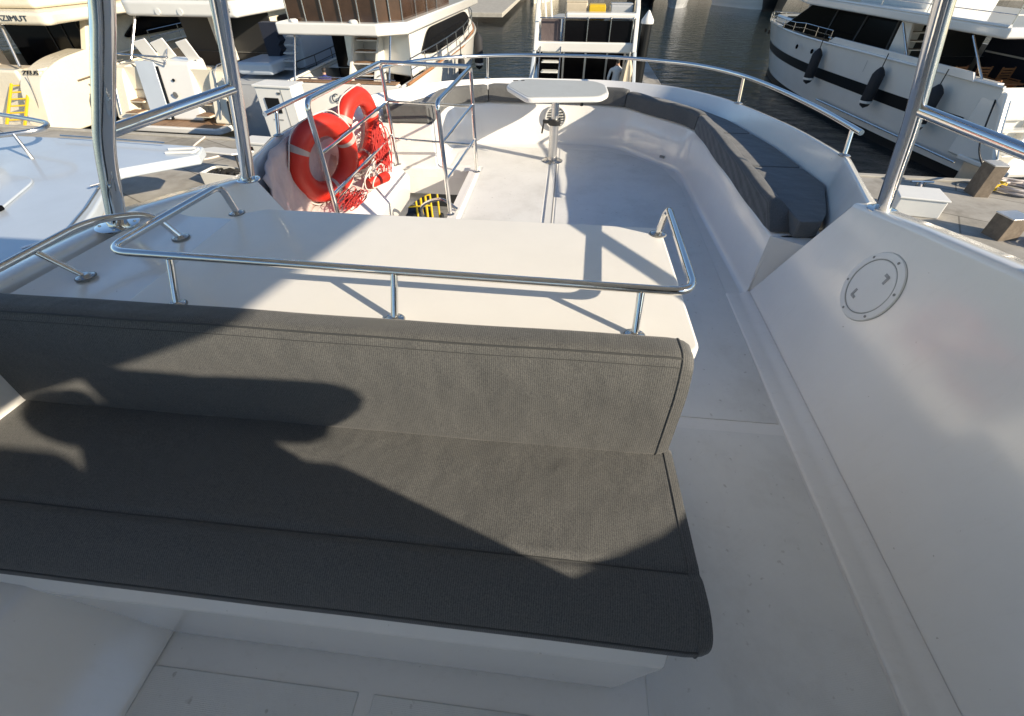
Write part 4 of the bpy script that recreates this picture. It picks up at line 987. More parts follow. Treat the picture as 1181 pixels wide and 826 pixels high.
# ---- centre yacht, stern on
Dy = thing('motor_yacht', 'narrow white flybridge yacht straight behind, seen stern on, with black glass and white steps', 'yacht', (.5, 17.1, 0), R(-.5))
make_hull(Dy, 13, 3.9, -2.2, -1.6, 'hullw', dfrom=2.9)
poly_slab(Dy, 'cockpit_sole', rect(-1.75, 1.75, .1, 4), -3.0, -2.92, 'teak', .01)
poly_slab(Dy, 'saloon_bulkhead', rect(-1.7, 1.6, 3.1, 3.2), -2.92, -.95, 'glass', .01)
for x in (-.72, .10, .90, 1.55): MB().box(x - .035, x + .035, 3.02, 3.1, -2.92, -.95).build('door_frame', M['alu'], Dy)
taper(Dy, 'cabin', rect(-1.7, 1.7, 3.3, 10.5), -2.0, rect(-1.6, 1.6, 3.3, 9), -.95, 'glass', .05)
poly_slab(Dy, 'upper_deck', [(-1.65, 1.3), (1.68, 1.3), (1.7, 8.5), (1.2, 10), (-1.2, 10), (-1.67, 8.5)], -1.08, -.78, 'hullw', .05)
for sx in (-1, 1): MB().extrude([(sx * 1.72, 1.0, -1.0), (sx * 1.72, 2.2, -1.0), (sx * 1.72, 2.6, .6), (sx * 1.72, 1.75, .15)], (-sx * .14, 0, 0)).build('fly_wing', M['hullw'], Dy, bevel=.03)
MB().box(-.72, 1.55, 1.40, 1.45, -.78, -.20).build('fly_glass', M['glass'], Dy)
for x in (-.72, .05, .80, 1.52): MB().tube([(x, 1.37, -.80), (x, 1.37, -.10)], .022, 6).build('fly_post', M['steelb'], Dy)
MB().tube([(-1.55, 1.37, -.14), (1.6, 1.37, -.14)], .02, 6).build('fly_rail', M['steelb'], Dy)
MB().box(-1.5, -.85, 1.5, 1.55, -.78, -.18).build('fly_gate', M['taupe'], Dy)
cvr = MB(); cvr.rbox((.45, 1.62, -.08), (2.3, .5, .16)); cvr.build('seat_top', M['hullw'], Dy, bevel=.06, seg=3)
stairs(Dy, -1.45, -.85, .2, 2.2, -2.92, -.85, 8, 'hullw', 'hullw')
for x in (-1.5, -.80): MB().tube([(x, .2, -2.1), (x, 2.0, -.2)], .025, 6).build('stair_handrail', M['steelb'], Dy)
for sx in (-1, 1):
    MB().extrude([(sx * 1.95, -.2, -3.4), (sx * 1.75, 1.2, -1.0), (sx * 1.75, 2.6, -1.0), (sx * 1.95, 3.0, -2.2)], (-sx * .12, 0, 0)).build('side_wing', M['hullb'], Dy, bevel=.03)
poly_slab(Dy, 'swim_platform', rect(-1.7, 1.7, -1.1, .05), -3.5, -3.38, 'teak', .02)
person_d = person('person in a pale grey shirt standing in the centre yacht cockpit, back turned', (1.62 + .08, 18.3, -2.92), 0, 'back', 'shirt')
um = thing('folded_parasol', 'folded cream canvas parasol standing beside the person in the centre yacht cockpit', 'parasol', (2.02, 18.0, -2.92))
ps = MB(); rr = []
for k in range(9):
    u = k / 8; ring = []
    for j in range(24):
        a = 2 * math.pi * j / 24; q = (.06 + .30 * (1 - u) ** .8) * (1 + .22 * math.cos(a * 6)); ring.append((q * math.cos(a), q * math.sin(a), .15 + 1.6 * u))
    rr.append(ring)
ps.loft(rr); ps.build('canopy', M['beigec'], um, sharp=80); MB().tube([(0, 0, 0), (0, 0, 1.95)], .025, 8).build('pole', M['alu'], um)
def onD(x, y, z): return (Dy.location.x + x, Dy.location.y + y, z)
for lab, nm, cat, c, s, m_ in (('yellow crate on the upper deck of the centre yacht', 'crate', 'crate', (.35, 2.2, -.02), (.55, .5, .38), 'yellow'),
        ('beige covered locker on the upper deck of the centre yacht', 'covered_locker', 'locker', (-.35, 2.3, .0), (.75, .6, .52), 'beigec'),
        ('grey white bag on the upper deck of the centre yacht, right of the crate', 'storage_bag', 'bag', (1.15, 2.2, -.0), (.75, .5, .42), 'hullg')):
    b = thing(nm, lab, cat, onD(c[0], c[1], c[2] - .05 - s[2] / 2))
    MB().rbox((0, 0, s[2] / 2 + .02), s).build('body', M[m_], b, bevel=.06 if nm != 'crate' else .02, seg=3)
    MB().rbox((0, 0, s[2] + .03), (s[0] * .96, s[1] * .96, .05)).build('lid', M[m_], b, bevel=.02)
poly_slab(Dy, 'fly_bench', rect(-.8, 1.55, 1.9, 2.6), -.78, -.26, 'hullw', .04)
for x in (-1.5, -1.3, -1.1): MB().tube([(x, 1.8, -.7), (x - .25, 2.4, .9)], .035, 6).build('arch_leg', M['hullw'], Dy)
pl = thing('mooring_pile', 'black mooring pile with a pointed white cap beside the centre yacht', 'pile', (2.98, 22.2, 0))
MB().lathe([(0, WATER - 1), (.20, WATER - 1), (.20, -.62), (0, -.62)], n=20).build('post', M['boot'], pl)
MB().lathe([(0, -.63), (.24, -.63), (.24, -.52), (.03, -.22), (0, -.21)], n=20).build('cap', M['whitep'], pl)

# ---- yacht with the script name
Cy = thing('motor_yacht', 'white flybridge yacht with brown smoked glass, black oval window and script stern name', 'yacht', (-7.25, 15.9, 0), R(-2.5))
make_hull(Cy, 17, 4.3, -1.72, -1.45, 'hullw', rake=1.5, dfrom=3.2)
poly_slab(Cy, 'cockpit_sole', rect(-1.9, 1.9, .1, 4.5), -2.7, -2.62, 'teak', .01)
poly_slab(Cy, 'upper_deck', [(-2.2, .75), (1.2, .75), (2.0, 1.4), (2.05, 12), (1.4, 14), (-1.4, 14), (-2.2, 12)], -.50, -.17, 'hullw', .06)
gp = [(-1.85, 1.1), (1.15, 1.1), (1.7, 1.75), (1.75, 7.5)]
for i in range(3):
    a, b = gp[i], gp[i + 1]
    MB().extrude([(a[0], a[1], -.17), (b[0], b[1], -.17), (b[0], b[1], .95), (a[0], a[1], .95)], (0, .03, 0) if i < 2 else (.03, 0, 0)).build('fly_glass', M['brown'], Cy)
for x, y in ((-1.85, 1.05), (-1.25, 1.05), (-.65, 1.05), (-.05, 1.05), (.55, 1.05), (1.15, 1.05), (1.45, 1.38), (1.73, 1.75), (1.79, 3.0), (1.79, 4.3), (1.79, 5.6)):
    MB().tube([(x, y, -.17), (x, y, 1.0)], .02, 6).build('glass_post', M['steelb'], Cy)
MB().tube(fillet([(-1.85, 1.05, 1.0), (1.15, 1.05, 1.0), (1.73, 1.75, 1.0), (1.79, 7.5, 1.0)], .1), .025, 8).build('fly_rail', M['steelb'], Cy)
MB().lathe([(0, 0), (.13, 0), (.13, .05), (.08, .08), (0, .08)], n=14).xf(Matrix.Translation((-1.6, .9, -.17))).build('deck_light', M['whitep'], Cy)
MB().lathe([(0, 0), (.13, 0), (.13, .05), (.08, .08), (0, .08)], n=14).xf(Matrix.Translation((.4, .9, -.17))).build('deck_light', M['whitep'], Cy)
poly_slab(Cy, 'fly_sofa', rect(-1.5, 1.3, 1.4, 3), -.17, .35, 'beigec', .1)
# deckhouse
house = taper(Cy, 'deckhouse', [(-1.75, 3.6), (1.80, 1.9), (1.85, 12.0), (1.2, 13.5), (-1.2, 13.5), (-1.75, 12)], -1.80, [(-1.7, 3.6), (1.72, 2.3), (1.72, 11.0), (1.1, 12.2), (-1.1, 12.2), (-1.7, 11)], -.49, 'hullw', .08)
wpts = fillet([(1.80, 3.0, -1.25), (1.80, 4.6, -1.45), (1.80, 9.6, -1.42), (1.80, 11.0, -1.05), (1.80, 10.2, -.62), (1.80, 4.2, -.62)], [.2, .5, .6, .3, .5, .5], 6, True)
MB().extrude([(1.765 + (z + .5) * -.055, y, z) for _, y, z in wpts], (.06, 0, 0)).build('oval_window', M['glass'], Cy, bevel=.02)
MB().box(-1.7, 1.5, 3.4, 3.5, -2.6, -.52).build('saloon_door', M['glass'], Cy)
stairs(Cy, -.35, .45, 1.1, 3.0, -2.62, -.5, 7, 'hullw', 'teak')
MB().extrude([(.47, .9, -2.6), (.47, 3.2, -2.6), (.47, 3.2, -.5), (.47, 2.6, -.5)], (.08, 0, 0)).build('stair_side', M['hullw'], Cy)
MB().extrude([(-.45, .9, -2.6), (-.45, 3.2, -2.6), (-.45, 3.2, -.5), (-.45, 2.6, -.5)], (.08, 0, 0)).build('stair_side', M['hullw'], Cy)
for x in (-1.7, 1.55): MB().tube([(x, .15, -1.7), (x, .9, -.5)], .03, 6).build('deck_strut', M['steelb'], Cy)
tr = MB().hexa([(-1.65, -.12, -3.35), (1.9, -.12, -3.35), (1.9, .3, -3.35), (-1.65, .3, -3.35)], [(-1.65, .02, -1.66), (1.9, .02, -1.66), (1.9, .3, -1.66), (-1.65, .3, -1.66)]).build('transom', M['hullw'], Cy, bevel=.05, seg=3)
MB().tube([(-1.5, .1, -1.55), (0, .1, -1.52), (1.8, .1, -1.55)], .02, 6).build('transom_rail', M['steelb'], Cy)
MB().box(-1.6, 1.85, .0, .35, -1.662, -1.63).build('teak_cap', M['teak'], Cy, bevel=.01)
text('stern_name', 'Celebr', M['ink'], (-.02, -.07, -2.08), (R(85), 0, 0), .36, Cy, .012, .25, .85)
poly_slab(Cy, 'swim_platform', rect(-2, 2, -.55, .05), -3.5, -3.38, 'teak', .02)
railing(Cy, [(2.05, 1.0, -1.72), (2.1, 2.5, -1.71), (2.12, 4, -1.70), (2.12, 5.5, -1.69), (2.12, 7, -1.66), (2.1, 8.5, -1.62), (1.98, 10, -1.58), (1.75, 11.8, -1.54), (1.4, 13.4, -1.5), (.9, 15, -1.47), (.1, 16.8, -1.45)], .62, .022, mid=1)
MB().tube([(2.16, y, -1.68) for y in (.3, 4, 8)] + [(1.85, 11.6, -1.52), (1.2, 14.2, -1.46)], .05, 6).build('teak_rail', M['wood'], Cy)
fender('black fender on the starboard side of the brown glassed yacht, nearer', (-4.55, 22.2, -1.75), .9, .15, grp='black fenders on the yacht with the script name')
fender('black fender hanging near the bow of the brown glassed yacht', (-4.65, 27.3, -1.6), 1.6, .22, grp='black fenders on the yacht with the script name')
person('person in a blue shirt sitting low in the cockpit of the brown glassed yacht', (-8.45, 17.3, -2.75), R(100), 'sit', 'shirtb')

# ---- grey boat between
Fy = thing('motor_boat', 'pale grey boat with a blue side deck moored between the two larger yachts', 'boat', (-11.05, 17.4, 0), R(-2))
make_hull(Fy, 14, 2.9, -1.95, -1.5, 'hullg', deckmat='hullb')
taper(Fy, 'cabin', rect(-.85, .6, 2.5, 9), -2.0, rect(-.75, .5, 2.8, 8), -.75, 'hullb', .08)
railing(Fy, [(1.3, .6, -1.95), (1.33, 2, -1.94), (1.35, 3.4, -1.9), (1.35, 4.8, -1.85), (1.32, 6.2, -1.8), (1.25, 7.8, -1.72), (1.1, 9.4, -1.65), (.7, 11.5, -1.57)], .5, .02, mid=1, mt='blackp')
MB().tube([(1.42, .2, -2.05), (1.44, 4, -2.0), (1.42, 7, -1.88), (1.1, 10, -1.72)], .03, 6).build('rub_strake', M['boot'], Fy)
poly_slab(Fy, 'blue_cover', rect(-1.1, .3, .6, 2.4), -1.9, -1.5, 'hullb', .12)
ff = MB(); rr = []
for k in range(12):
    z = -2.0 + k * .14; w_ = .35 + (.10 if k % 2 else 0); rr.append([(-.5, 1.9, z), (-.5 + w_ + .03 * k, 1.9, z), (-.5 + w_ + .03 * k, 2.3, z), (-.5, 2.3, z)])
ff.loft(rr); ff.build('folded_black_awning', M['navy'], Fy)
stairs(Fy, .25, .75, 1.3, 2.6, -2.0, -.7, 6, 'hullg', 'hullg')

# ---- yacht with teak bathing platform
By = thing('motor_yacht', 'cream white yacht with a teak bathing platform, curved stern steps and open engine hatches', 'yacht', (-15.0, 18.1, 0), R(-3))
make_hull(By, 18, 5.0, -1.75, -1.5, 'hullc', rake=1.6, dfrom=4.0)
pf = poly_slab(By, 'bathing_platform', [(p.x, p.y) for p in fillet([(-2.5, .1, 0), (-2.35, -1.35, 0), (2.35, -1.35, 0), (2.5, .1, 0)][::-1], [.1, .3, .3, .1], 5, True)][::-1], -3.62, -3.42, 'hullw', .05)
poly_slab(By, 'teak_inlay', [(-2.25, .05), (-2.12, -1.2), (2.12, -1.2), (2.25, .05)][::-1][::-1], -3.419, -3.405, 'teak', .0)
# quarters
for sx in (-1, 1):
    prof = fillet([(0, .9, -1.72), (0, -.1, -1.75), (0, -.75, -3.4), (0, .9, -3.4)], [.1, .35, .1, .1], 7, True)
    MB().extrude([(sx * 2.42, y, z) for _, y, z in prof], (-sx * .62, 0, 0)).build('stern_quarter', M['hullc'], By, bevel=.10, seg=4)
    MB().tube(fillet([(sx * 2.15, .5, -1.6), (sx * 2.15, -.1, -1.6), (sx * 2.15, -.75, -3.2)], .3), .02, 6).build('stern_handrail', M['steelb'], By)
    stairs(By, sx * 1.5 - .30, sx * 1.5 + .30, -.9, .9, -3.41, -2.2, 4, 'hullc', 'teak')
# centre garage block
mb = MB().hexa([(-1.15, -.55, -3.4), (1.15, -.55, -3.4), (1.15, .9, -3.4), (-1.15, .9, -3.4)], [(-1.05, .05, -1.55), (1.05, .05, -1.55), (1.05, .9, -1.5), (-1.05, .9, -1.5)]); gb = mb.build('garage_block', M['hullw'], By, bevel=.12, seg=4)
MB().hexa([(-1.0, -.62, -3.35), (-.2, -.62, -3.35), (-.2, -.50, -3.35), (-1.0, -.50, -3.35)], [(-1.2, .0, -1.55), (-.4, .0, -1.55), (-.4, .10, -1.55), (-1.2, .10, -1.55)]).build('garage_door', M['hullb'], By, bevel=.02)
MB().hexa([(-.17, -.60, -3.35), (-.10, -.60, -3.35), (-.10, -.52, -3.35), (-.17, -.52, -3.35)], [(-.37, -.03, -1.7), (-.27, -.03, -1.7), (-.27, .06, -1.7), (-.37, .06, -1.7)]).build('door_gap', M['boot'], By)
MB().lathe([(0, 0), (.10, 0), (.10, .03), (0, .03)], n=14, axis='Y').xf(Matrix.Translation((.25, -.34, -2.55))).build('shore_power_socket', M['steelb'], By)
MB().lathe([(0, 0), (.05, 0), (.05, .03), (0, .03)], n=12, axis='Y').xf(Matrix.Translation((.28, -.16, -2.1))).build('filler_cap', M['boot'], By)
# raised white flaps
for (x, y, a, w_, h_) in ((-.75, .3, -12, .6, .6), (-.05, .35, -15, .62, .62), (1.0, .3, -13, .5, .66)):
    MB().rbox((x, y, -1.22), (w_, .05, h_), (R(14), R(a), 0)).build('raised_flap', M['hullw'], By, bevel=.02)
MB().tube([(-2.3, .2, -1.38), (.2, .1, -1.42)], .035, 8).build('passerelle_rail', M['steelb'], By)
MB().tube([(-1.3, .2, -1.42), (.2, -.1, -1.6), (.15, .3, -1.2)], .025, 8).build('passerelle_rail', M['steelb'], By)
poly_slab(By, 'upper_deck', [(p.x, p.y) for p in fillet([(-2.35, 1.6, 0), (2.55, 1.6, 0), (2.6, 12, 0), (-2.35, 12, 0)], [.5, .2, .3, .3], 6, True)], -.38, .12, 'hullw', .12)
text('deck_name', 'Lobos', M['ink'], (2.0, 1.585, -.14), (R(90), 0, 0), .26, By, .01, .25)
for x in (-.7, .25): MB().lathe([(0, 0), (.11, 0), (.09, .04), (0, .05)], n=14, axis='Y').xf(Matrix.Translation((x, 1.57, -.22)) @ Matrix.Scale(-1, 4, (0, 1, 0))).build('deck_light', M['whitep'], By)
poly_slab(By, 'flybridge_tub', rect(-2.1, 2.2, 2.0, 9), .12, .75, 'hullw', .15)
poly_slab(By, 'saloon_bulkhead', rect(-2.1, 2.1, 4.2, 4.3), -2.4, -.38, 'shade', .01)
MB().box(-.3, .15, 3.6, 4.2, -2.2, -.4).build('white_column', M['hullw'], By, bevel=.08, seg=3)
poly_slab(By, 'cockpit_sole', rect(-2.1, 2.1, .9, 4.2), -2.5, -2.4, 'teak', .01)
poly_slab(By, 'cockpit_sofa', rect(-1.9, .9, .9, 1.6), -2.4, -1.9, 'beigec', .08)
taper(By, 'cabin', rect(-2.1, 2.1, 4.4, 14), -1.8, rect(-1.9, 1.9, 4.4, 12), -.38, 'hullc', .1)
for sx in (-1, 1):
    wp = fillet([(0, 5, -1.4), (0, 10.5, -1.4), (0, 11.5, -1.1), (0, 9, -.6), (0, 5, -.6)], .2, 4, True)
    MB().extrude([(sx * 2.03, y, z) for _, y, z in wp], (sx * .06, 0, 0)).build('side_window', M['glass'], By)
    MB().tube([(sx * 2.1 - (.1 if sx < 0 else .0), .9, -1.7), (sx * 2.0, 1.9, -.35)], .045, 8).build('deck_strut', M['steelb'], By)
fender('black fender hanging on the stern quarter of the cream yacht with the teak platform', (-12.15, 17.2, -2.3), 1.0, .17, grp='fenders on the cream yacht')

# ---- cream yacht at the far left
Ay = thing('motor_yacht', 'big cream yacht at the far left with a black saloon opening under its overhanging deck', 'yacht', (-23.1, 18.3, 0), R(-3))
make_hull(Ay, 19, 5.6, -1.95, -1.6, 'hullc', rake=1.6, dfrom=3.6)
for sx in (-1, 1):
    prof = fillet([(0, 2.6, -1.55), (0, .9, -1.72), (0, -.3, -2.2), (0, -.95, -3.8), (0, -.7, -4.1), (0, 2.6, -4.1)], [.3, .6, .5, .2, .1, .1], 7, True)
    MB().extrude([(sx * 2.78, y, z) for _, y, z in prof], (-sx * 1.0, 0, 0)).build('stern_quarter', M['hullc'], Ay, bevel=.22, seg=5)
poly_slab(Ay, 'bathing_platform', rect(-2.6, 2.6, -1.5, .1), -3.75, -3.6, 'hullc', .05)
poly_slab(Ay, 'transom', rect(-1.7, 1.7, -.1, .3), -3.7, -1.95, 'hullc', .1)
poly_slab(Ay, 'cockpit_sole', rect(-2.3, 2.3, .3, 4.4), -2.6, -2.5, 'teak', .01)
ud = [(p.x, p.y) for p in fillet([(-3.0, .7, 0), (3.6, .7, 0), (3.3, 1.6, 0), (3.0, 13, 0), (-3.0, 13, 0)], [.3, .8, .5, .4, .4], 6, True)]
poly_slab(Ay, 'upper_deck', ud, -.62, -.20, 'hullc', .14)
text('deck_name', 'AZIMUT', M['ink'], (2.05, .69, -.40), (R(90), 0, 0), .24, Ay, .01, .0, 1.6)
poly_slab(Ay, 'flybridge_tub', [(-2.6, 1.4), (2.3, 1.6), (2.6, 12), (-2.6, 12)], -.20, .35, 'hullc', .2)
poly_slab(Ay, 'flybridge_cover', [(0.6, 1.9), (2.2, 2.0), (2.3, 5.5), (.6, 5.5)], .34, .95, 'taupe', .15)
MB().tube(fillet([(-1.2, 1.6, .3), (-.6, 1.5, 1.4), (.3, 2.2, 1.5)], .3), .03, 8).build('arch_tube', M['steelb'], Ay)
MB().tube([(-.6, 1.5, 1.2), (.2, 1.6, .35)], .03, 8).build('arch_tube', M['blackp'], Ay)
poly_slab(Ay, 'saloon_glass', rect(-2.2, 2.35, 3.6, 3.7), -2.5, -.62, 'glass', .01)
for x in (.0, .8, 1.6): MB().box(x - .02, x + .02, 3.56, 3.6, -2.5, -.62).build('door_frame', M['shade'], Ay)
taper(Ay, 'cabin', rect(-2.5, 2.55, 3.8, 15), -2.0, rect(-2.3, 2.35, 3.8, 13), -.62, 'hullc', .12)
wp = fillet([(0, 4.6, -1.5), (0, 10.5, -1.5), (0, 12.2, -1.2), (0, 9, -.72), (0, 6.2, -.75)], [.5, .3, .2, .8, .6], 5, True)
MB().extrude([(2.47, y, z) for _, y, z in wp], (.10, 0, 0)).build('side_window', M['glass'], Ay)
MB().extrude([(2.30, 2.4, -1.8), (2.30, 3.9, -1.8), (2.30, 3.9, -.62), (2.30, 3.2, -.62)], (.3, 0, 0)).build('side_buttress', M['hullc'], Ay, bevel=.05)
MB().tube([(1.55, .3, -1.9), (1.0, 1.0, -.6)], .045, 8).build('deck_strut', M['alu'], Ay)
poly_slab(Ay, 'cockpit_sofa', rect(-1.6, 1.4, .5, 1.2), -2.5, -2.0, 'beigec', .08)
railing(Ay, [(2.7, 6, -1.9), (2.72, 8, -1.85), (2.7, 10, -1.8), (2.5, 12.5, -1.7), (2.1, 15, -1.65)], .55, .02)
text('quarter_plate', 'ZEUS', M['boot'], (2.30, -.05, -2.02), (R(62), 0, R(4)), .20, Ay, .012, .0, 1.5)
MB().tube([(2.35, -.25, -2.0), (2.45, -.6, -2.9), (2.35, -.85, -3.8)], .014, 5).build('hanging_line', M['blackp'], Ay)
MB().tube([(2.82, 1.2, -2.5), (2.84, 3.8, -2.35)], .03, 6).build('rub_strake', M['timber'], Ay)

# ---- neighbour moored alongside to port : its big smooth moulded top deck
Ny = thing('neighbour_yacht', 'white yacht moored alongside to the left, its smooth moulded top deck tinted pale blue for shade', 'yacht')
tp = [(p.x, p.y) for p in fillet([(-17, -3, 0), (-7.1, -3, 0), (-7.5, 4.8, 0), (-8.6, 7.1, 0), (-9.7, 9.0, 0), (-8.5, 10.05, 0), (-8.75, 10.65, 0), (-12, 10.9, 0), (-17, 11.0, 0)], [.1, .1, .3, .1, .05, .05, .05, .2, .1], 6, True)]
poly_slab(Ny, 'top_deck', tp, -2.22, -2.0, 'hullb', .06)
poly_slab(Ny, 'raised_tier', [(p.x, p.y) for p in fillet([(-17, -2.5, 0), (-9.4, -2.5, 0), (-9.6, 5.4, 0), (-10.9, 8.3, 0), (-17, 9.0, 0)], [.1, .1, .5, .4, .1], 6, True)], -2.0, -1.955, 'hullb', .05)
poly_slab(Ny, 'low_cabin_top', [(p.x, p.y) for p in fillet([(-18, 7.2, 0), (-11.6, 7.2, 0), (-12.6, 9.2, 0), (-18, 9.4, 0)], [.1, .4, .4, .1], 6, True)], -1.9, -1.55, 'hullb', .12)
MB().tube(fillet([(-9.3, 10.05, -1.98), (-8.62, 10.1, -1.96), (-8.66, 10.38, -1.96), (-9.4, 10.3, -1.98)], .08), .03, 8).build('wing_tip_frame', M['whitep'], Ny)
hb = MB(); hb.prism([(-15, -8), (-8.2, -8), (-8.3, 6.5), (-9.6, 8.3), (-15, 8.3)], WATER - .3, -2.2); hb.build('hull', M['hullw'], Ny, bevel=.1)
MB().tube(fillet([(-14.1, 10.9, -1.5), (-13.1, 10.65, -1.5), (-12.2, 10.35, -1.5), (-11.95, 9.85, -1.5), (-12.5, 9.35, -1.5), (-14.5, 8.3, -1.5)], .35), .05, 10).build('hand_rail', M['steelb'], Ny)
MB().tube([(-12.3, 9.5, -1.5), (-12.1, 9.38, -2.0)], .035, 8).build('rail_post', M['steelb'], Ny)
MB().tube([(-8.05, 4.2, -1.93), (-9.3, 3.8, -1.80), (-12, 3.5, -1.78)], .075, 8, flat=.7).build('dark_rub_strip', M['timber'], Ny)
MB().box(-11.0, -10.2, 6.1, 6.9, -1.995, -1.90).build('deck_hatch', M['glass'], Ny, bevel=.03)
MB().tube([(-7.2, -2.5, -1.96), (-7.62, 4.7, -1.96), (-8.7, 7.05, -1.96), (-9.75, 8.95, -1.96)], .022, 6).build('toe_rail', M['steelb'], Ny)
MB().tube([(-12.6, 10.75, -1.9), (-10.9, 10.62, -1.9), (-9.6, 10.5, -1.9)], .02, 6).build('toe_rail', M['steelb'], Ny)
for x, y in ((-9.2, 8.0), (-8.3, 5.6)):
    c = MB(); c.tube([(x - .08, y - .14, -1.90), (x + .08, y + .14, -1.90)], .02, 6); c.box(x - .03, x + .03, y - .03, y + .03, -2.0, -1.9); c.build('cleat', M['steelb'], Ny)
MB().box(-12.5, -9.9, -1.0, 5.0, -1.953, -1.949).build('nonskid_panel', M['nonskid'], Ny)
pg = thing('passerelle', 'narrow dark wooden gangplank between the neighbouring yacht and the quay', 'gangplank', (-6.7, 7.4, -2.75), R(22))
MB().box(-.30, .30, -2.0, 1.9, -.05, 0).build('plank_deck', M['timber'], pg, bevel=.01)
for x in (-.3, .3): MB().box(x - .04, x + .04, -2.0, 1.9, -.09, .05).build('edge_rail', M['steelb'], pg)
yl = thing('yellow_gangway', 'yellow framed gangway leaning on the stern of the far left yacht', 'gangway', (-21.1, 16.9, -3.1), R(20))
for x in (-.3, .3): MB().tube([(x, -1.2, -.8), (x, 1.3, .7)], .05, 6).build('side_rail', M['yellow'], yl)
for k in range(9): MB().tube([(-.3, -1.1 + k * .29, -.74 + k * .175), (.3, -1.1 + k * .29, -.74 + k * .175)], .03, 6).build('rung', M['yellow'], yl)

# ---- things on the quay
pb = thing('power_pedestal', 'tall white power pedestal with a dark window standing on the quay', 'power pedestal', (-8.85, 14.55, QUAY), R(-6))
MB().box(-.62, .62, -.02, .62, 0, 1.86).build('cabinet', M['whitep'], pb, bevel=.03)
MB().box(-.66, .66, -.06, .66, 1.86, 1.93).build('cabinet_lid', M['whitep'], pb, bevel=.02)
MB().rbox((-.12, -.035, 1.38), (.48, .03, .42)).build('window', M['boot'], pb, bevel=.03, seg=3)
MB().box(.26, .28, -.03, -.019, .05, 1.82).build('door_seam', M['seam'], pb)
for z in (1.72, .62): MB().rbox((.18, -.03, z), (.10, .02, .06)).build('latch', M['steelb'], pb)
MB().rbox((-.1, -.03, .98), (.34, .012, .03)).build('slot', M['seam'], pb)
db = thing('dock_box', 'small white dock box on the quay in front of the power pedestal', 'dock box', (-9.2, 13.25, QUAY), R(-6))
MB().box(-.45, .45, -.02, .55, 0, .62).build('box_body', M['whitep'], db, bevel=.03)
MB().box(-.48, .48, -.05, .58, .62, .70).build('box_lid', M['whitep'], db, bevel=.025)
MB().rbox((-.1, -.04, .5), (.06, .03, .14)).build('latch', M['boot'], db)
ob = thing('open_dock_box', 'white quay box with its lid propped open and dark gear inside', 'dock box', (-9.45, 11.9, QUAY), R(-8))
mb = MB(); mb.box(-.6, .6, -.3, -.26, 0, .34); mb.box(-.6, .6, .26, .3, 0, .34); mb.box(-.6, -.56, -.26, .26, 0, .34); mb.box(.56, .6, -.26, .26, 0, .34); mb.box(-.56, .56, -.26, .26, 0, .05)
mb.build('box_body', M['whitep'], ob, bevel=.01)
MB().rbox((-.05, .25, .78), (1.35, .85, .05), (R(-12), 0, 0)).build('box_lid', M['whitep'], ob, bevel=.02)
tangle((0, 0, .2), (.3, .12, .07), 24, .03, 4).build('coiled_hose', M['blackp'], ob)
MB().tube([(.3, .2, .05), (.32, .24, .72)], .02, 6).build('lid_stay', M['blackp'], ob)
wb = thing('dock_box', 'white dock box on the quay just beyond the right coaming', 'dock box', (9.0, 11.95, QUAY), R(-10))
MB().box(-.52, .52, -.32, .32, 0, .42).build('box_body', M['whitep'], wb, bevel=.03)
MB().hexa([(-.55, -.35, .42), (.55, -.35, .42), (.55, .35, .42), (-.55, .35, .42)], [(-.55, -.35, .47), (.55, -.35, .47), (.5, .35, .52), (-.5, .35, .52)]).build('box_lid', M['whitep'], wb, bevel=.02)
def bollard(lab, x, y, rz, h, tilt, w_=.36):
    b = thing('timber_bollard', lab, 'bollard', (x, y, QUAY), rz, 'timber bollards on the right quay')
    m = Matrix.Rotation(tilt, 4, 'Y')
    a = MB(); a.box(-w_ / 2, w_ / 2, -.22, .22, -.05, h); a.xf(m); a.build('post', M['timber'], b, bevel=.02)
    a = MB(); a.box(-w_ / 2 - .01, w_ / 2 + .01, -.23, .23, h, h + .03); a.xf(m); a.build('cap_plate', M['alu'], b, bevel=.005)
    return b
bollard('pale topped timber bollard at the water edge by the coiled ropes', 11.4, 13.3, 0, .80, 0, .38)
bollard('dark timber bollard in shadow nearer the boat', 10.35, 10.75, .2, .50, 0, .50)
cl_ = thing('mooring_cleat', 'steel mooring cleat with a line on the quay edge at the right', 'cleat', (10.2, 13.75, QUAY))
mb = MB(); mb.tube([(-.3, 0, .12), (.3, 0, .12)], .03, 8); mb.tube([(-.1, 0, 0), (-.1, 0, .12)], .03, 8); mb.tube([(.1, 0, 0), (.1, 0, .12)], .03, 8); mb.build('horn', M['steelb'], cl_)
random.seed(12)
def coil(c, R0, n, r, mt, lab, nm='rope_coil'):
    pts = []
    for k in range(n * 14):
        a = k / 14 * 2 * math.pi; q = R0 * (.75 + .3 * random.random()); pts.append((c[0] + q * math.cos(a) * 1.3, c[1] + q * math.sin(a) * .9, c[2] + .02 + k / (n * 14) * .16 + random.random() * .02))
    tag(MB().tube(spline(pts, 3), r, 6).build(nm, M[mt], None), lab, 'rope')
coil((12.7, 13.6, QUAY), .55, 6, .028, 'rope_w', 'coil of pale mooring rope beside the timber bollard at the right')
coil((12.0, 13.75, QUAY), .28, 5, .03, 'yellow', 'small coil of yellowish rope against the timber bollard')
coil((11.2, 10.3, QUAY), .35, 6, .022, 'rope_r', 'pile of reddish rope beside the dark timber bollard')
ln = MB().tube(spline([(-12.4, 17.2, -2.6), (-11.6, 15.9, -3.2), (-10.9, 15.2, -3.34), (-10.5, 14.4, -3.37), (-9.9, 14.6, -3.37)], 6), .025, 6); tag(ln.build('mooring_line', M['boot'], None), 'black mooring line from the cream yacht quarter to the quay', 'rope')
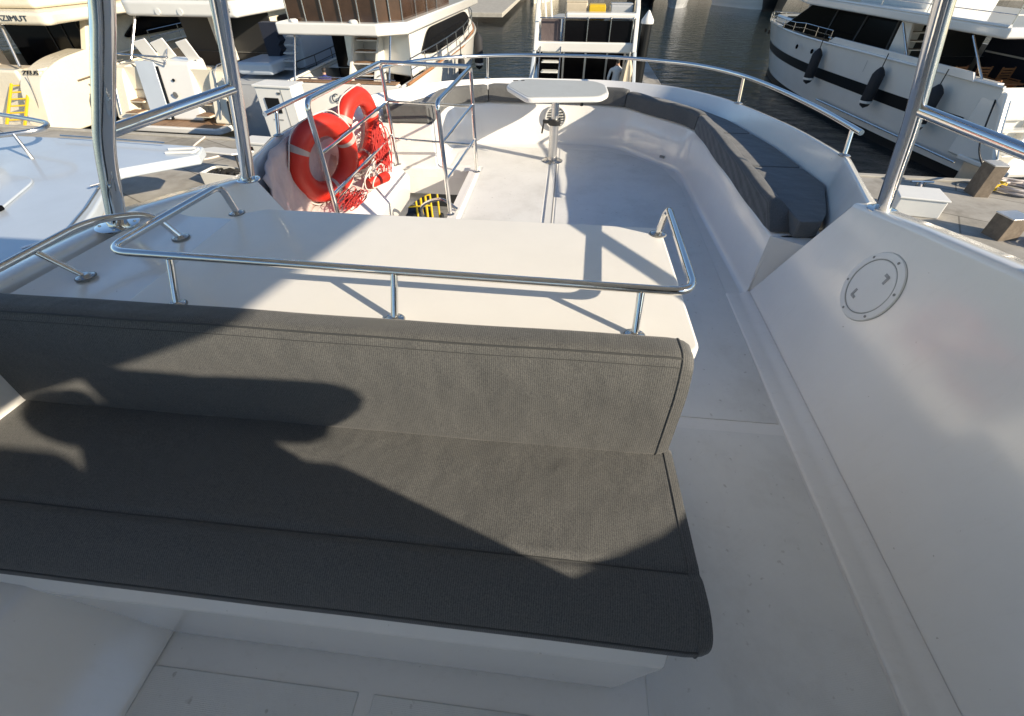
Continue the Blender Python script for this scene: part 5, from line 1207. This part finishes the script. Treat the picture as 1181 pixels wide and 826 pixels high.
ln = MB().tube(spline([(-10.6, 17.4, -2.0), (-9.6, 16.6, -2.6), (-9.0, 15.9, -3.1), (-8.6, 15.2, -3.36)], 6), .025, 6); tag(ln.build('mooring_line', M['boot'], None), 'dark mooring line from the grey boat to the quay edge', 'rope')
bk = thing('bicycle_rack', 'cluster of dark mooring gear and poles beside the power pedestal', 'mooring gear', (-9.0, 16.2, -2.9))
for k in range(5): MB().tube([(-.3 + k * .2, .1 * k, -.6), (-.45 + k * .22, .1, .9)], .025, 6).build('pole', M['steelb'], bk)
MB().rbox((0, 0, 0), (.7, .3, .6)).build('gear_bag', M['navy'], bk, bevel=.1, seg=3)

for i, (pts, lab) in enumerate((([(11.4, 13.5, QUAY + .5), (12.2, 14.6, -3.1), (12.9, 16.1, -2.9), (13.6, 17.5, -1.9)], 'dark mooring line from the timber bollard to the striped yacht'),
        ([(10.2, 13.75, QUAY + .1), (9.6, 12.9, QUAY + .03), (8.7, 12.6, QUAY + .03), (7.6, 11.2, QUAY + .03)], 'line lying across the right quay from the steel cleat'))):
    tag(MB().tube(spline(pts, 6), .026, 6).build('mooring_line', M['boot' if i == 0 else 'rope_w'], None), lab, 'rope')
hsx = MB().tube(spline([(-8.9, 14.4, QUAY + .04), (-9.6, 13.9, QUAY + .03), (-10.6, 14.3, QUAY + .03), (-11.4, 13.5, QUAY + .03), (-12.3, 14.4, QUAY + .03), (-12.6, 15.6, QUAY + .05)], 8), .03, 6)
tag(hsx.build('shore_power_cable', M['rope_w'], None), 'pale shore power cable snaking from the power pedestal along the quay', 'cable')
# ---- far side of the basin
q = MB(); q.box(-14, -7.2, 58, 92, QUAY - .5, QUAY - .1); tag(q.build('far_pontoon', M['concedge'], None, bevel=.05), 'pale pontoon across the basin', 'pontoon', kind='structure')
q = MB(); q.box(-160, 160, 93, 99, WATER - 1, -2.6); tag(q.build('reflection_quay', M['conc'], None, bevel=.05), 'unseen quay wall across the harbour, added for water reflections', 'quay', kind='structure')  # out of view, added for its reflection in the water
hl = MB(); rr = []
random.seed(21)
N = 60
hp = [14 + 14 * abs(math.sin(i * .21)) + 4 * abs(math.sin(i * .63 + 1)) + random.random() * 1.2 for i in range(N + 1)]
for j, (yy, f) in enumerate(((100, 0), (108, .6), (130, 1.0), (180, .9))):
    rr.append([(-200 + 400 * i / N, yy + random.random() * 3, -3 + hp[i] * f) for i in range(N + 1)])
hl.loft(rr, False, False); tag(hl.build('reflection_hills', M['leaf'], None), 'unseen green slope added behind the far quay to darken water reflections', 'reflection_hills', kind='structure')  # out of view, added so the water mirrors something dark
far = [(-26, 78, 'hullw', 'navy', 'white cruiser moored across the basin, far left of the centre yacht'), (-17.5, 74, 'hullw', 'glass', 'white cruiser lying beside the far pontoon'), (-3.6, 80, 'hullc', 'beigec', 'cream cruiser just visible right of the far pontoon'),
       (9.5, 79, 'boot', 'navy', 'dark hulled boat under a navy cover across the basin'), (15.2, 75, 'hullg', 'navy', 'small grey boat with a navy cover across the basin'), (20.5, 73, 'hullw', 'navy', 'white sports boat across the basin beside the large dark cover'), (27, 72, 'boot', 'navy', 'dark boat near the bow of the striped yacht'), (35, 76, 'hullw', 'glass', 'white cruiser beyond the bow of the striped yacht')]
for i, (x, y, hm, cm, lab) in enumerate(far):
    b = thing('moored_boat', lab, 'boat', (x, y, 0), R(180 + (8 if i % 2 else -12)) if i != 5 else R(215), 'boats moored across the basin')
    random.seed(i); L_ = 8.5 + random.random() * 2; B_ = 3.0 + random.random() * .5
    b.location.y += L_
    make_hull(b, L_, B_, -3.0, -2.7, hm, boot=False)
    taper(b, 'cabin', rect(-B_ * .38, B_ * .38, L_ * .15, L_ * .7), -3.05, rect(-B_ * .32, B_ * .32, L_ * .2, L_ * .58), -1.5 - random.random() * .5, cm, .1)
    railing(b, [(B_ * .45, L_ * .3, -2.95), (B_ * .42, L_ * .6, -2.85), (B_ * .25, L_ * .85, -2.75), (0, L_ * .97, -2.7), (-B_ * .25, L_ * .85, -2.75), (-B_ * .42, L_ * .6, -2.85)], .6, .025, mid=0)

# ------------------------------------------------------------------ camera, light
cam = D.cameras.new('camera'); co = D.objects.new('camera', cam); COL.objects.link(co); scene.camera = co
cam.sensor_width = 36; cam.lens = 512 / 1181 * 36; cam.clip_end = 5000; cam.clip_start = .02
pitch = math.atan(475 / 512); yaw = math.atan((665 - 590.5) / math.hypot(512, 475))
co.location = (0, 0, 1.6); co.rotation_euler = (math.pi / 2 - pitch, 0, yaw)

EL = 22.5; toS = Vector((.91 * math.cos(R(EL)), -.415 * math.cos(R(EL)), math.sin(R(EL)))).normalized()
sun = D.lights.new('sun', 'SUN'); sun.energy = 5.0; sun.angle = R(.5); sun.color = (1, .86, .66)
so = D.objects.new('sun', sun); COL.objects.link(so); so.rotation_euler = toS.to_track_quat('Z', 'Y').to_euler(); so.location = (20, -10, 15)
w = D.worlds.new('World'); scene.world = w; w.use_nodes = True; nt = w.node_tree
sky = nt.nodes.new('ShaderNodeTexSky'); sky.sky_type = 'NISHITA'; sky.sun_disc = False
sky.sun_elevation = R(EL); sky.sun_rotation = math.atan2(toS.x, toS.y); sky.air_density = 1.0; sky.dust_density = .2; sky.ozone_density = 3.0
bg = nt.nodes['Background']; nt.links.new(sky.outputs[0], bg.inputs[0]); bg.inputs[1].default_value = .095
vs = scene.view_settings; vs.view_transform = 'Standard'; vs.look = 'None'; vs.exposure = .82; vs.gamma = 1; vs.use_curve_mapping = False
scene.cycles.max_bounces = 8; scene.cycles.use_denoising = True
